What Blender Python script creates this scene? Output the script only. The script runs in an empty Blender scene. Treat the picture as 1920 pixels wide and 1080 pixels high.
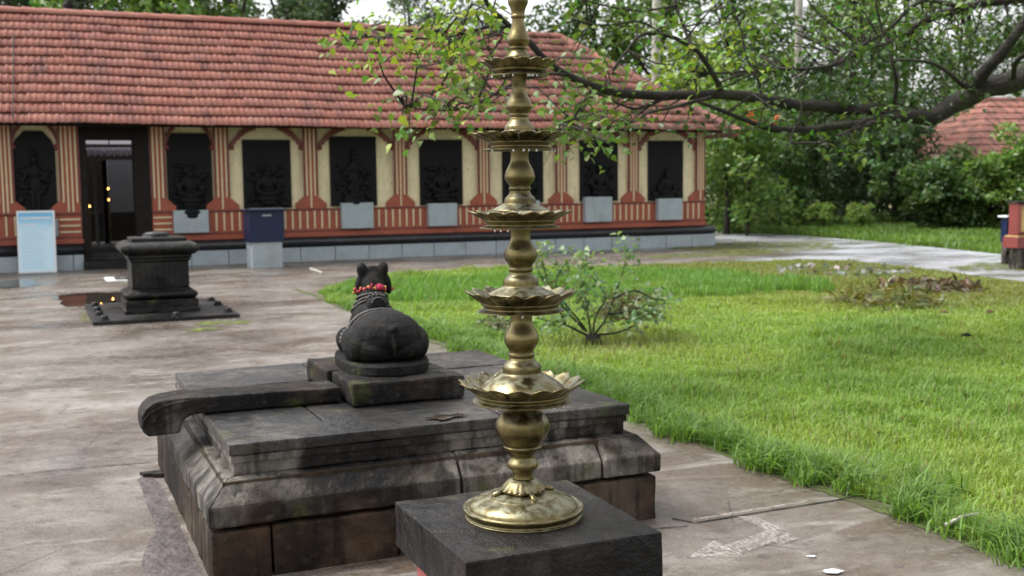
import bpy, bmesh, math, random
import numpy as np
from mathutils import Matrix, Vector, noise
from mathutils.bvhtree import BVHTree

rng = np.random.default_rng(7)
random.seed(7)
SC = bpy.context.scene
COL = SC.collection
R_ = math.radians

# ------------------------------------------------------------------ camera
F, PITCH, YAW, ROLL, H = 2069.0, .0936, .4073, -.01137, 1.55      # focal length in photo pixels (1920 wide)
fw = np.array([math.sin(YAW)*math.cos(PITCH), math.cos(YAW)*math.cos(PITCH), -math.sin(PITCH)])
r0 = np.array([math.cos(YAW), -math.sin(YAW), 0.0]); u0 = np.cross(r0, fw)
rt = r0*math.cos(ROLL)+u0*math.sin(ROLL); up = np.cross(rt, fw)
CAM = np.array([0, 0, H])
cd = bpy.data.cameras.new('camera'); cam = bpy.data.objects.new('camera', cd); COL.objects.link(cam)
cam.matrix_world = Matrix(((rt[0], up[0], -fw[0], 0), (rt[1], up[1], -fw[1], 0), (rt[2], up[2], -fw[2], H), (0, 0, 0, 1)))
cd.sensor_width = 36; cd.lens = F/1920*36; cd.clip_start = .05; cd.clip_end = 2000
cd.dof.use_dof = True; cd.dof.focus_distance = 3.45; cd.dof.aperture_fstop = 4.8
SC.camera = cam

def ray(x, y): return fw*F+rt*(x-960)-up*(y-540)
def gz(x, y, z=0.0): d = ray(x, y); return CAM+d*(z-H)/d[2]          # pixel -> horizontal plane
def gy(x, y, Y): d = ray(x, y); return CAM+d*(Y/d[1])                # pixel -> plane parallel to the temple wall
def at(x, y, D): return CAM+ray(x, y)/F*D                            # pixel at a camera depth
def ground_at(x, D):
    d = fw*F+rt*(x-960); h = np.array([d[0], d[1]])/F*D
    return np.array([h[0], h[1], 0.0])

# ------------------------------------------------------------------ sky, sun, exposure
SUN_EL, SUN_AZ = R_(58), R_(-62)       # azimuth measured from +Y towards +X
w = bpy.data.worlds.new('World'); SC.world = w; w.use_nodes = True
nt = w.node_tree; nt.nodes.clear()
sky = nt.nodes.new('ShaderNodeTexSky'); sky.sky_type = 'NISHITA'; sky.sun_disc = False
sky.sun_elevation = SUN_EL; sky.sun_rotation = SUN_AZ; sky.dust_density = 4.0; sky.air_density = 1.0; sky.ozone_density = .6
hs = nt.nodes.new('ShaderNodeHueSaturation'); hs.inputs['Saturation'].default_value = .12
bg = nt.nodes.new('ShaderNodeBackground'); bg.inputs['Strength'].default_value = .15
wo = nt.nodes.new('ShaderNodeOutputWorld')
nt.links.new(sky.outputs[0], hs.inputs['Color']); nt.links.new(hs.outputs[0], bg.inputs[0]); nt.links.new(bg.outputs[0], wo.inputs[0])
sd = bpy.data.lights.new('sun', 'SUN'); sd.energy = 1.2; sd.angle = R_(18); sd.color = (1, .965, .91)
sun = bpy.data.objects.new('sun', sd); COL.objects.link(sun)
sdir = Vector((math.sin(SUN_AZ)*math.cos(SUN_EL), math.cos(SUN_AZ)*math.cos(SUN_EL), math.sin(SUN_EL)))
sun.rotation_euler = sdir.to_track_quat('Z', 'Y').to_euler()
SC.view_settings.view_transform = 'Standard'; SC.view_settings.look = 'None'
SC.view_settings.gamma = 1.0; SC.view_settings.use_curve_mapping = False; SC.view_settings.exposure = 1.2

# ------------------------------------------------------------------ materials
class NT:
    def __init__(s, name):
        s.m = bpy.data.materials.new(name); s.m.use_nodes = True; s.t = s.m.node_tree
        s.p = s.t.nodes['Principled BSDF']; s.out = s.t.nodes['Material Output']
        s.geo = s.t.nodes.new('ShaderNodeNewGeometry'); s.pos = s.geo.outputs['Position']
    def n(s, typ, **kw):
        x = s.t.nodes.new(typ)
        for k, v in kw.items(): setattr(x, k, v)
        return x
    def l(s, a, b): s.t.links.new(a, b)
    def val(s, sock, v):
        if hasattr(v, 'is_linked') or isinstance(v, bpy.types.NodeSocket): s.l(v, sock)
        else: sock.default_value = (*v, 1) if isinstance(v, tuple) and len(v) == 3 and sock.type == 'RGBA' else v
    def map(s, scale, rot=0):
        x = s.n('ShaderNodeMapping'); s.l(s.pos, x.inputs[0]); x.inputs['Scale'].default_value = scale; x.inputs['Rotation'].default_value = (0, 0, rot)
        return x.outputs[0]
    def noise(s, scale, detail=5, lo=.35, hi=.65, vec=None, dist=0, rough=.55):
        x = s.n('ShaderNodeTexNoise'); s.l(vec if vec is not None else s.pos, x.inputs['Vector'])
        x.inputs['Scale'].default_value = scale; x.inputs['Detail'].default_value = detail
        x.inputs['Distortion'].default_value = dist; x.inputs['Roughness'].default_value = rough
        r = s.n('ShaderNodeMapRange'); s.l(x.outputs[0], r.inputs[0]); r.inputs[1].default_value = lo; r.inputs[2].default_value = hi
        return r.outputs[0]
    def mix(s, fac, a, b, mode='MIX'):
        x = s.n('ShaderNodeMix', data_type='RGBA', blend_type=mode)
        s.val(x.inputs[0], fac); s.val(x.inputs[6], a); s.val(x.inputs[7], b)
        return x.outputs[2]
    def rng_(s, fac, a, b):
        r = s.n('ShaderNodeMapRange'); s.l(fac, r.inputs[0]); r.inputs[3].default_value = a; r.inputs[4].default_value = b
        return r.outputs[0]
    def math(s, op, a, b=0.0):
        x = s.n('ShaderNodeMath', operation=op); s.val(x.inputs[0], a); s.val(x.inputs[1], b); return x.outputs[0]
    def sep(s):
        x = s.n('ShaderNodeSeparateXYZ'); s.l(s.pos, x.inputs[0]); return x.outputs
    def normal(s):
        x = s.n('ShaderNodeSeparateXYZ'); s.l(s.geo.outputs['Normal'], x.inputs[0]); return x.outputs
    def attr(s, name):
        x = s.n('ShaderNodeAttribute', attribute_name=name); return x.outputs['Color']
    def bump(s, fac, strength=.3, dist=.01, prev=None):
        b = s.n('ShaderNodeBump'); b.inputs['Strength'].default_value = strength; b.inputs['Distance'].default_value = dist
        s.l(fac, b.inputs['Height'])
        if prev is not None: s.l(prev, b.inputs['Normal'])
        s.l(b.outputs[0], s.p.inputs['Normal']); return b.outputs[0]
    def set(s, col=None, rough=None, metal=None, spec=None):
        if col is not None: s.val(s.p.inputs['Base Color'], col)
        if rough is not None: s.val(s.p.inputs['Roughness'], rough)
        if metal is not None: s.val(s.p.inputs['Metallic'], metal)
        if spec is not None: s.val(s.p.inputs['Specular IOR Level'], spec)
        return s.m

M = {}
def paint(name, c, dark=.75, rough=.6, sc=6, dirt=None):
    t = NT(name)
    a = t.mix(t.noise(sc, 6, .3, .7), tuple(x*dark for x in c), c)
    st = t.noise(1.0, 5, .56, .74, vec=t.map((5, 5, .8)))
    if dirt: a = t.mix(t.math('MULTIPLY', st, .7), a, dirt); a = t.mix(t.math('MULTIPLY', t.noise(14, 8, .57, .70), .5), a, dirt)
    t.bump(t.noise(60, 3, .3, .7), .15, .004)
    M[name] = t.set(a, rough)
paint('cream', (.80, .70, .45), .88, .7, 4, (.36, .29, .18))
paint('red', (.345, .082, .043), .78, .55, 5, (.14, .045, .03))
paint('darkred', (.20, .05, .04), .7, .5, 6)
paint('stripe', (.72, .60, .38), .85, .6, 8)
paint('paleblue', (.36, .42, .45), .82, .5, 4, (.25, .26, .23))
paint('blackpaint', (.022, .023, .028), .7, .33, 6, (.05, .05, .05))
paint('reliefblack', (.0055, .0058, .0068), .6, .6, 20); M['reliefblack'].node_tree.nodes['Principled BSDF'].inputs['Specular IOR Level'].default_value = .2
paint('navy', (.005, .013, .058), .8, .35, 5)
paint('wood', (.012, .008, .0065), .6, .6, 6); M['wood'].node_tree.nodes['Principled BSDF'].inputs['Specular IOR Level'].default_value = .2
paint('white', (.74, .76, .78), .93, .5, 4)
paint('pink', (.40, .105, .095), .8, .6, 6, (.25, .1, .08))
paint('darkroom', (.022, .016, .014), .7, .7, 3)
paint('lilac', (.24, .235, .27), .85, .7, 3)
paint('wallred', (.22, .045, .040), .8, .5, 5, (.12, .04, .03))
paint('mustard', (.55, .38, .14), .8, .6, 5, (.2, .14, .06))

# wet mottled courtyard floor
t = NT('floor')
v1 = t.map((1.0, 1.0, 1)); v2 = t.map((.8, 1.15, 1), .25)
brown, grey, pale, dark = (.118, .086, .062), (.165, .139, .116), (.265, .236, .208), (.070, .053, .042)
sx = t.sep()
c = t.mix(t.noise(.7, 8, .42, .60, v1, .3, .62), brown, grey)
c = t.mix(t.math('MULTIPLY', t.noise(1.2, 12, .46, .66, v2, .4, .62), .9), c, pale)
c = t.mix(t.math('MULTIPLY', t.noise(3.2, 12, .52, .66, t.map((.5, 1.6, 1), .12), .5, .66), .75), c, (.32, .292, .262))
c = t.mix(t.math('MULTIPLY', t.noise(.8, 11, .50, .68, t.map((1.1, .9, 1), 1.1), .5, .62), .8), c, dark)
c = t.mix(t.math('MULTIPLY', t.noise(120, 4, .54, .66), .4), c, (.06, .05, .043))
c = t.mix(t.math('MULTIPLY', t.noise(9, 10, .52, .66, None, 0, .74), .75), c, (.055, .043, .036))
c = t.mix(t.math('MULTIPLY', t.noise(40, 6, .56, .68), .4), c, (.24, .225, .21))
cr = t.n('ShaderNodeTexVoronoi', feature='DISTANCE_TO_EDGE'); t.l(t.map((1, 1, 1), .4), cr.inputs['Vector']); cr.inputs['Scale'].default_value = .8; cr.inputs['Randomness'].default_value = 1
crk = t.n('ShaderNodeMapRange'); t.l(cr.outputs['Distance'], crk.inputs[0]); crk.inputs[1].default_value = .0; crk.inputs[2].default_value = .007; crk.inputs[3].default_value = 1; crk.inputs[4].default_value = 0
c = t.mix(t.math('MULTIPLY', t.math('MULTIPLY', crk.outputs[0], t.noise(1.3, 5, .5, .56)), .8), c, (.03, .024, .02))
c = t.mix(t.math('MULTIPLY', t.noise(.7, 8, .64, .72, t.map((1, 1, 1), 2.2)), .5), c, (.085, .095, .03))
wet = t.noise(.55, 9, .42, .60, t.map((.8, 1.2, 1), .9), .5, .62)
rg = t.rng_(wet, .15, .58)
rg2 = t.math('ADD', rg, t.rng_(t.noise(11, 8, .3, .7), -.12, .16))
b = t.bump(t.noise(4, 10, .3, .7, None, 0, .62), .5, .02); t.bump(t.noise(60, 6, .3, .7), .4, .004, b)
M['floor'] = t.set(t.mix(1.0, c, (.86, .875, .89), 'MULTIPLY'), rg2, None, .5)

t = NT('path')
c = t.mix(t.noise(.8, 6, .4, .6), (.28, .28, .30), (.42, .43, .47)); c = t.mix(t.noise(2.4, 7, .52, .68, t.map((.6, 1.6, 1))), c, (.12, .105, .09))  # base colours lifted towards pale blue to paint in some sky reflection
c = t.mix(t.math('MULTIPLY', t.noise(.5, 5, .55, .7), .7), c, (.10, .11, .045))
t.bump(t.noise(8, 6, .3, .7), .25, .01)
M['path'] = t.set(c, t.rng_(t.noise(.5, 5, .38, .6, t.map((.7, 1.4, 1))), .10, .42))

t = NT('drain')
c = t.mix(t.noise(3, 7, .4, .6), (.060, .047, .046), (.125, .10, .10)); t.bump(t.noise(12, 7), .5, .02)
M['drain'] = t.set(c, .5)
t = NT('soil')
c = t.mix(t.noise(1.1, 7, .4, .62), (.055, .042, .026), (.060, .085, .018)); c = t.mix(t.noise(9, 6, .45, .65), c, (.085, .12, .022))
t.bump(t.noise(14, 6, .3, .7), .6, .03)
M['soil'] = t.set(c, .85)

t = NT('lawn')
c = t.mix(t.noise(1.1, 7, .4, .62), (.085, .115, .024), (.14, .19, .028)); c = t.mix(t.noise(12, 6, .5, .68), c, (.10, .075, .032))
t.bump(t.noise(14, 6, .3, .7), .6, .03)
M['lawn'] = t.set(c, .85)

t = NT('moss')
c = t.mix(t.noise(9, 6, .4, .6), (.075, .090, .018), (.14, .17, .028))
t.bump(t.noise(60, 4, .3, .7), .6, .01)
t.set(c, .9)
tr = t.n('ShaderNodeBsdfTransparent'); mx = t.n('ShaderNodeMixShader')
t.l(t.noise(6, 7, .44, .56), mx.inputs[0]); t.l(tr.outputs[0], mx.inputs[1]); t.l(t.p.outputs[0], mx.inputs[2]); t.l(mx.outputs[0], t.out.inputs[0])
M['moss'] = t.m

t = NT('chalk'); t.set((.62, .57, .53), .8)
tr = t.n('ShaderNodeBsdfTransparent'); mx = t.n('ShaderNodeMixShader')
t.l(t.math('MULTIPLY', t.noise(95, 8, .40, .64, t.map((1, .4, 1), .3)), .38), mx.inputs[0]); t.l(tr.outputs[0], mx.inputs[1]); t.l(t.p.outputs[0], mx.inputs[2]); t.l(mx.outputs[0], t.out.inputs[0])
M['chalk'] = t.m

t = NT('puddle'); t.set((.035, .028, .022), .03); t.bump(t.noise(14, 3, .3, .7), .03, .004); M['puddle'] = t.m

# weathered black granite with pale lichen, algae and rain streaks
def stone(name, base, mid, pale_, brown_, wetness=.5, palef=.6, sc=1.0, speck=.35, spec=.5):
    t = NT(name)
    c = t.mix(t.noise(1.6*sc, 7, .38, .62, None, .3), base, mid)
    c = t.mix(t.math('MULTIPLY', t.noise(2.3*sc, 8, .47, .62, t.map((1.3, 1.3, 2.2))), .85), c, brown_)
    gate = t.math('MULTIPLY', t.noise(1.15*sc, 6, .47, .57, None, .4), t.noise(5.5*sc, 10, .36, .56, t.map((1.6, 1.6, .7)), .3, .7))
    c = t.mix(t.math('MULTIPLY', gate, palef), c, pale_)
    c = t.mix(t.math('MULTIPLY', t.noise(1.0*sc, 8, .50, .62, None, .6), .8), c, base)
    stk = t.noise(5.0*sc, 7, .50, .60, t.map((2.6, 2.6, .22)))
    c = t.mix(t.math('MULTIPLY', stk, .7), c, base)
    c = t.mix(t.math('MULTIPLY', t.noise(26*sc, 7, .56, .70), speck), c, pale_)
    c = t.mix(t.math('MULTIPLY', t.noise(4.5*sc, 6, .62, .74), .7), c, (.060, .070, .016))
    w_ = t.noise(1.4*sc, 5, .38, .62)
    t.val(t.p.inputs['Roughness'], t.rng_(w_, max(.10, .78-wetness*.55), max(.42, 1.0-wetness*.45)))
    b = t.bump(t.noise(9*sc, 9, .25, .75), .55, .02); t.bump(t.noise(70*sc, 5, .25, .75), .5, .005, b)
    M[name] = t.set(c, None, None, spec)
stone('granite', (.0055, .0052, .005), (.018, .0155, .0135), (.20, .182, .158), (.040, .027, .018), .45, .9, 1, .14, .2)
stone('slabtop', (.0055, .0055, .0062), (.017, .016, .015), (.105, .095, .083), (.034, .026, .020), 1.12, .6, 1, .15, .42)
stone('laterite', (.008, .006, .005), (.040, .028, .019), (.120, .094, .070), (.068, .042, .025), .25, .6, 1, .2, .15)
stone('darkgranite', (.0045, .0045, .005), (.013, .0125, .0125), (.042, .040, .037), (.014, .012, .011), 1.0, .5, 1, .15, .28)
stone('pedtop', (.0045, .0042, .0046), (.011, .010, .010), (.040, .036, .033), (.022, .015, .012), 1.05, .4, 1.6, .08, .28)
stone('nandistone', (.0042, .0039, .0039), (.0085, .0080, .0076), (.018, .017, .016), (.010, .009, .008), .45, .35, 2, .12, .20)

t = NT('brass')
pat = t.noise(7, 8, .42, .66, None, .5)
c = t.mix(pat, (.175, .140, .062), (.062, .052, .026))
c = t.mix(t.noise(28, 6, .45, .68), c, (.215, .175, .083))
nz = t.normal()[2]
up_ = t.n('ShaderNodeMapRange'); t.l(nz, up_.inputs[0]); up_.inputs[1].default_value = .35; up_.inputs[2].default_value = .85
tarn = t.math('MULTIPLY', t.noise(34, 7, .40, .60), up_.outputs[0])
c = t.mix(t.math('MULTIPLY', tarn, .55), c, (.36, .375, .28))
c = t.mix(t.math('MULTIPLY', t.noise(16, 7, .57, .70), .4), c, (.085, .06, .03))
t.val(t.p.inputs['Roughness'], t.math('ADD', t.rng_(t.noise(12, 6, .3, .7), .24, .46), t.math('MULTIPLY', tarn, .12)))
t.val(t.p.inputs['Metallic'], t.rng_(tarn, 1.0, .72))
b = t.bump(t.noise(90, 4, .3, .7), .12, .002); t.bump(t.noise(14, 4, .3, .7), .15, .004, b)
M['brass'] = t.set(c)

t = NT('tile')
tint = t.attr('tint')
c = t.mix(t.noise(2.0, 5, .35, .65), (.335, .148, .115), (.29, .112, .085))
c = t.mix(1.0, c, tint, 'MULTIPLY')
c = t.mix(t.math('MULTIPLY', t.noise(1.6, 8, .54, .70, t.map((1.4, .6, .6)), .4), .6), c, (.115, .062, .060))
c = t.mix(t.math('MULTIPLY', t.noise(9, 6, .58, .72, t.map((2, .5, .5))), .75), c, (.09, .055, .055))
pz = t.sep()
ex = t.n('ShaderNodeMapRange'); t.l(pz[0], ex.inputs[0]); ex.inputs[1].default_value = 6; ex.inputs[2].default_value = 13
c = t.mix(t.math('MULTIPLY', t.math('MULTIPLY', t.noise(3.0, 7, .42, .60, t.map((1.6, .7, .7))), ex.outputs[0]), .72), c, (.070, .050, .040))
t.bump(t.noise(40, 5, .3, .7), .3, .006)
M['tile'] = t.set(c, .72, None, .35)

def leafmat(name, rough=.42, transl=.35):
    t = NT(name); c = t.attr('Col'); t.set(c, rough)
    tl = t.n('ShaderNodeBsdfTranslucent'); mx = t.n('ShaderNodeMixShader'); mx.inputs[0].default_value = transl
    bright = t.mix(1.0, c, (1.25, 1.3, .7), 'MULTIPLY'); t.l(bright, tl.inputs[0])
    t.l(t.p.outputs[0], mx.inputs[1]); t.l(tl.outputs[0], mx.inputs[2]); t.l(mx.outputs[0], t.out.inputs[0])
    M[name] = t.m
leafmat('leaf'); leafmat('grassmat', .5, .45)

t = NT('bark')
c = t.mix(t.noise(6, 7, .4, .62), (.010, .0075, .006), (.030, .021, .015)); c = t.mix(t.math('MULTIPLY', t.noise(2.5, 6, .5, .66), .7), c, (.026, .032, .012))
t.bump(t.noise(30, 6, .3, .7), .7, .02); M['bark'] = t.set(c, .8)
t = NT('palebark')
c = t.mix(t.noise(3, 7, .4, .62), (.28, .26, .22), (.45, .43, .38)); t.bump(t.noise(20, 5), .5, .02); M['palebark'] = t.set(c, .8)

t = NT('beadstone'); M['beadstone'] = t.set(t.mix(t.noise(60, 4), (.022, .020, .019), (.055, .051, .047)), .42)
t = NT('flame'); t.p.inputs['Emission Color'].default_value = (1, .42, .10, 1); t.p.inputs['Emission Strength'].default_value = 6; M['flame'] = t.set((1, .5, .1))
t = NT('water'); t.p.inputs['Transmission Weight'].default_value = .6; M['water'] = t.set((.9, .92, .95), .02)
for nm, c_ in (('garland_red', (.45, .03, .05)), ('garland_pink', (.60, .03, .10)), ('garland_yellow', (.65, .42, .10)), ('dryleaf', (.10, .042, .022)), ('orange', (.65, .13, .02)), ('stick', (.42, .40, .35)), ('paper', (.68, .70, .72))):
    t = NT(nm); M[nm] = t.set(t.mix(t.noise(30, 4), tuple(x*.7 for x in c_), c_), .6)

# ------------------------------------------------------------------ mesh helpers
class MB:
    def __init__(s): s.v = []; s.f = []
    def add(s, v, f):
        o = len(s.v); s.v += [tuple(p) for p in v]; s.f += [tuple(i+o for i in q) for q in f]; return s
    def box(s, x0, x1, y0, y1, z0, z1):
        v = [(x0, y0, z0), (x1, y0, z0), (x1, y1, z0), (x0, y1, z0), (x0, y0, z1), (x1, y0, z1), (x1, y1, z1), (x0, y1, z1)]
        return s.add(v, [(3, 2, 1, 0), (4, 5, 6, 7), (0, 1, 5, 4), (1, 2, 6, 5), (2, 3, 7, 6), (3, 0, 4, 7)])
    def prism(s, poly, a0, a1, axis='y'):                  # poly in the plane across the axis
        n = len(poly)
        def P(p, a): return {'y': (p[0], a, p[1]), 'x': (a, p[0], p[1]), 'z': (p[0], p[1], a)}[axis]
        v = [P(p, a0) for p in poly]+[P(p, a1) for p in poly]
        f = [tuple(range(n)), tuple(range(2*n-1, n-1, -1))]+[(i+n, (i+1) % n+n, (i+1) % n, i) for i in range(n)]
        return s.add(v, f)
    def lathe(s, prof, c=(0, 0, 0), n=48, cap=True):
        v = []; f = []
        for r, z in prof:
            for k in range(n): a = 2*math.pi*k/n; v.append((c[0]+r*math.cos(a), c[1]+r*math.sin(a), c[2]+z))
        for i in range(len(prof)-1):
            for k in range(n): k2 = (k+1) % n; f.append((i*n+k, i*n+k2, (i+1)*n+k2, (i+1)*n+k))
        if cap:
            if prof[0][0] > 1e-6: f.append(tuple(range(n-1, -1, -1)))
            if prof[-1][0] > 1e-6: f.append(tuple((len(prof)-1)*n+k for k in range(n)))
        return s.add(v, f)
    def tube(s, pts, rad, n=8, jit=0.0):
        pts = [Vector(p) for p in pts]; v = []; f = []
        prev = None
        for i, p in enumerate(pts):
            d = (pts[min(i+1, len(pts)-1)]-pts[max(i-1, 0)]).normalized()
            a = prev if prev is not None else (Vector((0, 0, 1)) if abs(d.z) < .9 else Vector((1, 0, 0)))
            a = (a-d*a.dot(d)).normalized(); prev = a; b_ = d.cross(a)
            for k in range(n):
                th = 2*math.pi*k/n; rr = rad[i]*(1+jit*(random.random()-.5))
                v.append(p+a*rr*math.cos(th)+b_*rr*math.sin(th))
        for i in range(len(pts)-1):
            for k in range(n): k2 = (k+1) % n; f.append((i*n+k, i*n+k2, (i+1)*n+k2, (i+1)*n+k))
        f.append(tuple(range(n-1, -1, -1))); f.append(tuple((len(pts)-1)*n+k for k in range(n)))
        return s.add(v, f)
    def ball(s, c, r, n=10, m=6):
        rr = r if isinstance(r, (tuple, list)) else (r, r, r); v = []; f = []
        for i in range(m+1):
            ph = math.pi*i/m
            for k in range(n):
                a = 2*math.pi*k/n; v.append((c[0]+rr[0]*math.sin(ph)*math.cos(a), c[1]+rr[1]*math.sin(ph)*math.sin(a), c[2]+rr[2]*math.cos(ph)))
        for i in range(m):
            for k in range(n): k2 = (k+1) % n; f.append((i*n+k, (i+1)*n+k, (i+1)*n+k2, i*n+k2))
        return s.add(v, f)
    def build(s, name, mat, parent=None, smooth=False, bevel=0, rough=0, cut=0, seg=2):
        me = bpy.data.meshes.new(name); me.from_pydata(s.v, [], s.f)
        bm = bmesh.new(); bm.from_mesh(me)
        bmesh.ops.remove_doubles(bm, verts=bm.verts, dist=1e-6)
        bmesh.ops.recalc_face_normals(bm, faces=bm.faces)
        if bevel:
            es = [e for e in bm.edges if len(e.link_faces) == 2 and e.calc_face_angle(0) > .5]
            bmesh.ops.bevel(bm, geom=es, offset=bevel, segments=seg, affect='EDGES', profile=.6)
        if cut:
            for _ in range(7):
                es = [e for e in bm.edges if e.calc_length() > cut]
                if not es or len(bm.verts) > 20000: break
                bmesh.ops.subdivide_edges(bm, edges=es, cuts=1, use_grid_fill=True)
            bmesh.ops.triangulate(bm, faces=[q for q in bm.faces if len(q.verts) > 4])
        if rough:
            bm.normal_update()
            off = Vector((random.random()*50, 0, 0))
            for q in bm.verts:
                k = noise.fractal(q.co*7+off, 1.0, 2.0, 4)+.6*noise.noise(q.co*2.1+off)
                q.co += q.normal*k*rough
        bm.to_mesh(me); bm.free()
        if smooth:
            for p in me.polygons: p.use_smooth = True
        me.materials.append(M[mat])
        return link(name, me, parent)

def link(name, me, parent=None):
    o = bpy.data.objects.new(name, me); COL.objects.link(o)
    if parent is not None: o.parent = parent
    return o
def tag(o, label=None, cat=None, group=None, kind=None):
    if label: o['label'] = label
    if cat: o['category'] = cat
    if group: o['group'] = group
    if kind: o['kind'] = kind
    return o
def empty(name, loc=(0, 0, 0), rz=0):
    o = bpy.data.objects.new(name, None); COL.objects.link(o); o.location = loc; o.rotation_euler = (0, 0, rz); o.empty_display_size = .2
    return o
def np_mesh(name, V, Fa, mat, parent=None, col=None, attr='Col', smooth=False):
    """V (n,3) float, Fa (m,k) int"""
    me = bpy.data.meshes.new(name); m, k = Fa.shape
    me.vertices.add(len(V)); me.vertices.foreach_set('co', V.astype(np.float32).ravel())
    me.loops.add(m*k); me.loops.foreach_set('vertex_index', Fa.astype(np.int32).ravel())
    me.polygons.add(m); me.polygons.foreach_set('loop_start', np.arange(0, m*k, k, dtype=np.int32))
    if smooth: me.polygons.foreach_set('use_smooth', np.ones(m, dtype=bool))
    me.update(calc_edges=True)
    if col is not None:
        a = me.attributes.new(attr, 'FLOAT_COLOR', 'POINT')
        a.data.foreach_set('color', np.concatenate([col, np.ones((len(col), 1))], 1).astype(np.float32).ravel())
    me.materials.append(M[mat])
    return link(name, me, parent)
def sheet(name, pts, z, mat, kind='structure'):
    b_ = MB(); b_.v = [(p[0], p[1], z) for p in pts]; b_.f = [tuple(range(len(pts)))]
    o = b_.build(name, mat)
    if o.data.polygons[0].normal.z < 0: o.data.flip_normals()
    return tag(o, kind=kind)
def inst(o, name, parent, loc, rot=None, scale=None):
    c_ = bpy.data.objects.new(name, o if isinstance(o, bpy.types.Mesh) else o.data); COL.objects.link(c_); c_.parent = parent
    c_.location = loc
    if rot is not None: c_.rotation_euler = rot
    if scale is not None: c_.scale = scale
    return c_

# ================================================================== GROUND
sheet('ground', [(-400, -60), (500, -60), (500, 700), (-400, 700)], -.03, 'soil')
LAWN_BACK = [gz(x, y) for x, y in ((612, 540), (720, 514), (950, 503), (1150, 497), (1300, 493), (1500, 487), (1600, 490), (1700, 500), (1800, 512), (1900, 525), (2150, 562))]
PATH_TOP = [gz(x, y) for x, y in ((1250, 428), (1340, 433), (1500, 441), (1640, 452), (1760, 464), (1880, 476), (2150, 505))]
def wob(a, b, n, amp):                       # uneven edge between two points
    out = []
    for i in range(n):
        k = i/n; p = np.array(a[:2])*(1-k)+np.array(b[:2])*k
        d = np.array(b[:2])-np.array(a[:2]); d = np.array([-d[1], d[0]])/np.hypot(*d)
        out.append(p+d*amp*noise.noise(Vector((p[0]*1.7, p[1]*1.7, 3)))*1.6+d*amp*1.3*noise.noise(Vector((p[0]*.6+5, p[1]*.6, 8))))
    return out
EDGE = wob((3.62, -4), (3.66, 15.8), 160, .11)
court = [(-16, -4)]+[tuple(p) for p in EDGE]
for a, b_ in zip(LAWN_BACK[:4], LAWN_BACK[1:5]): court += [tuple(p) for p in wob(a, b_, 10, .10)]
court += [(LAWN_BACK[4][0], LAWN_BACK[4][1]), (15.2, 19.5), (15.6, 22.9), (15.6, 27), (-16, 27)]
cb = MB(); cb.prism([(p[0], p[1]) for p in court], -.12, 0, 'z')
tag(cb.build('courtyard', 'floor'), kind='structure')
pb = [(p[0], p[1]) for p in LAWN_BACK[3:]]+[(p[0], p[1]) for p in PATH_TOP[::-1]]
lw = [(p[0]-.3, p[1]) for p in EDGE]+[(p[0], p[1]) for p in LAWN_BACK]+[(24, 4), (14, -4)]
sheet('lawn', lw, -.02, 'lawn')
sheet('path', pb, -.008, 'path')
# drain strip and joints in the floor
drw = wob((.36, 3.0), (.46, 6.2), 30, .05)+wob((.50, 6.2), (.562, 5.8), 3, .01)
sheet('drain', [tuple(q) for q in drw]+[(.562, 3.0)], .004, 'drain')
def strip(name, pts, wd, z, mat):
    L = []; Rr = []
    P = []
    for a, b_ in zip(pts[:-1], pts[1:]): P += wob(a, b_, 14, .012)
    P.append(np.array(pts[-1][:2]))
    for i, p in enumerate(P):
        d = P[min(i+1, len(P)-1)]-P[max(i-1, 0)]; d = np.array([-d[1], d[0]])/np.hypot(*d)
        ww = wd*(.4+.9*abs(noise.noise(Vector((i*.61, wd*90, 0)))))
        L.append(p+d*ww); Rr.append(p-d*ww)
    b2 = MB()
    b2.v = [(q[0], q[1], z) for q in L]+[(q[0], q[1], z) for q in Rr]; n = len(L)
    b2.f = [(i, i+1, n+i+1, n+i) for i in range(n-1)]
    o = b2.build(name, mat); 
    for pl in o.data.polygons: pass
    return tag(o, kind='structure')
for k_ in range(14):
    y_ = 2.6+k_*1.0; strip('soil_spill', [(3.60+.03*math.sin(k_*2.1), y_), (3.60+.03*math.sin(k_*2.1+2.1), y_+1.03)], .075, .003+.0004*(k_ % 2), 'soil')
strip('floor_joint', [gz(1262, 972), gz(1303, 980), gz(1612, 931)], .010, .004, 'reliefblack')
strip('mortar_line', [gz(1303, 976)+np.array([0, .02, 0]), gz(1520, 942)+np.array([0, .02, 0])], .022, .003, 'chalk')
strip('floor_joint', [gz(0, 893), gz(130, 880), gz(285, 868)], .006, .004, 'reliefblack')
strip('floor_joint', [gz(1160, 997), gz(1290, 986)], .005, .004, 'reliefblack')
strip('floor_joint', [gz(300, 640), gz(560, 665)], .005, .004, 'reliefblack')
def arrow_px(*pts): return [gz(1160+x/2.454, 640+y/2.454) for x, y in pts]
for pts in (((320, 1000), (440, 922), (592, 998)), ((462, 957), (560, 985), (800, 898), (700, 872)), ((540, 812), (625, 815), (760, 868), (690, 880)), ((770, 905), (838, 912), (735, 945), (700, 925))):
    sheet('painted_arrow', arrow_px(*pts), .004+.0012*len(pts), 'chalk')
def blob(cx, cy, rx, ry, n=40, amp=.35, seed=0):
    o = []
    for k in range(n):
        a = 2*math.pi*k/n; q = 1+amp*noise.fractal(Vector((math.cos(a)*1.3+seed, math.sin(a)*1.3, seed)), 1, 2, 3)
        o.append((cx+rx*q*math.cos(a), cy+ry*q*math.sin(a)))
    return o
for i, (x, y, rx, ry) in enumerate(((25, 533, .45, .8), (190, 560, .62, 1.1))):
    if rx:
        g = gz(x, y); sheet('puddle', blob(g[0], g[1], rx, ry, seed=i*3.1), .004, 'puddle')
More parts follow.
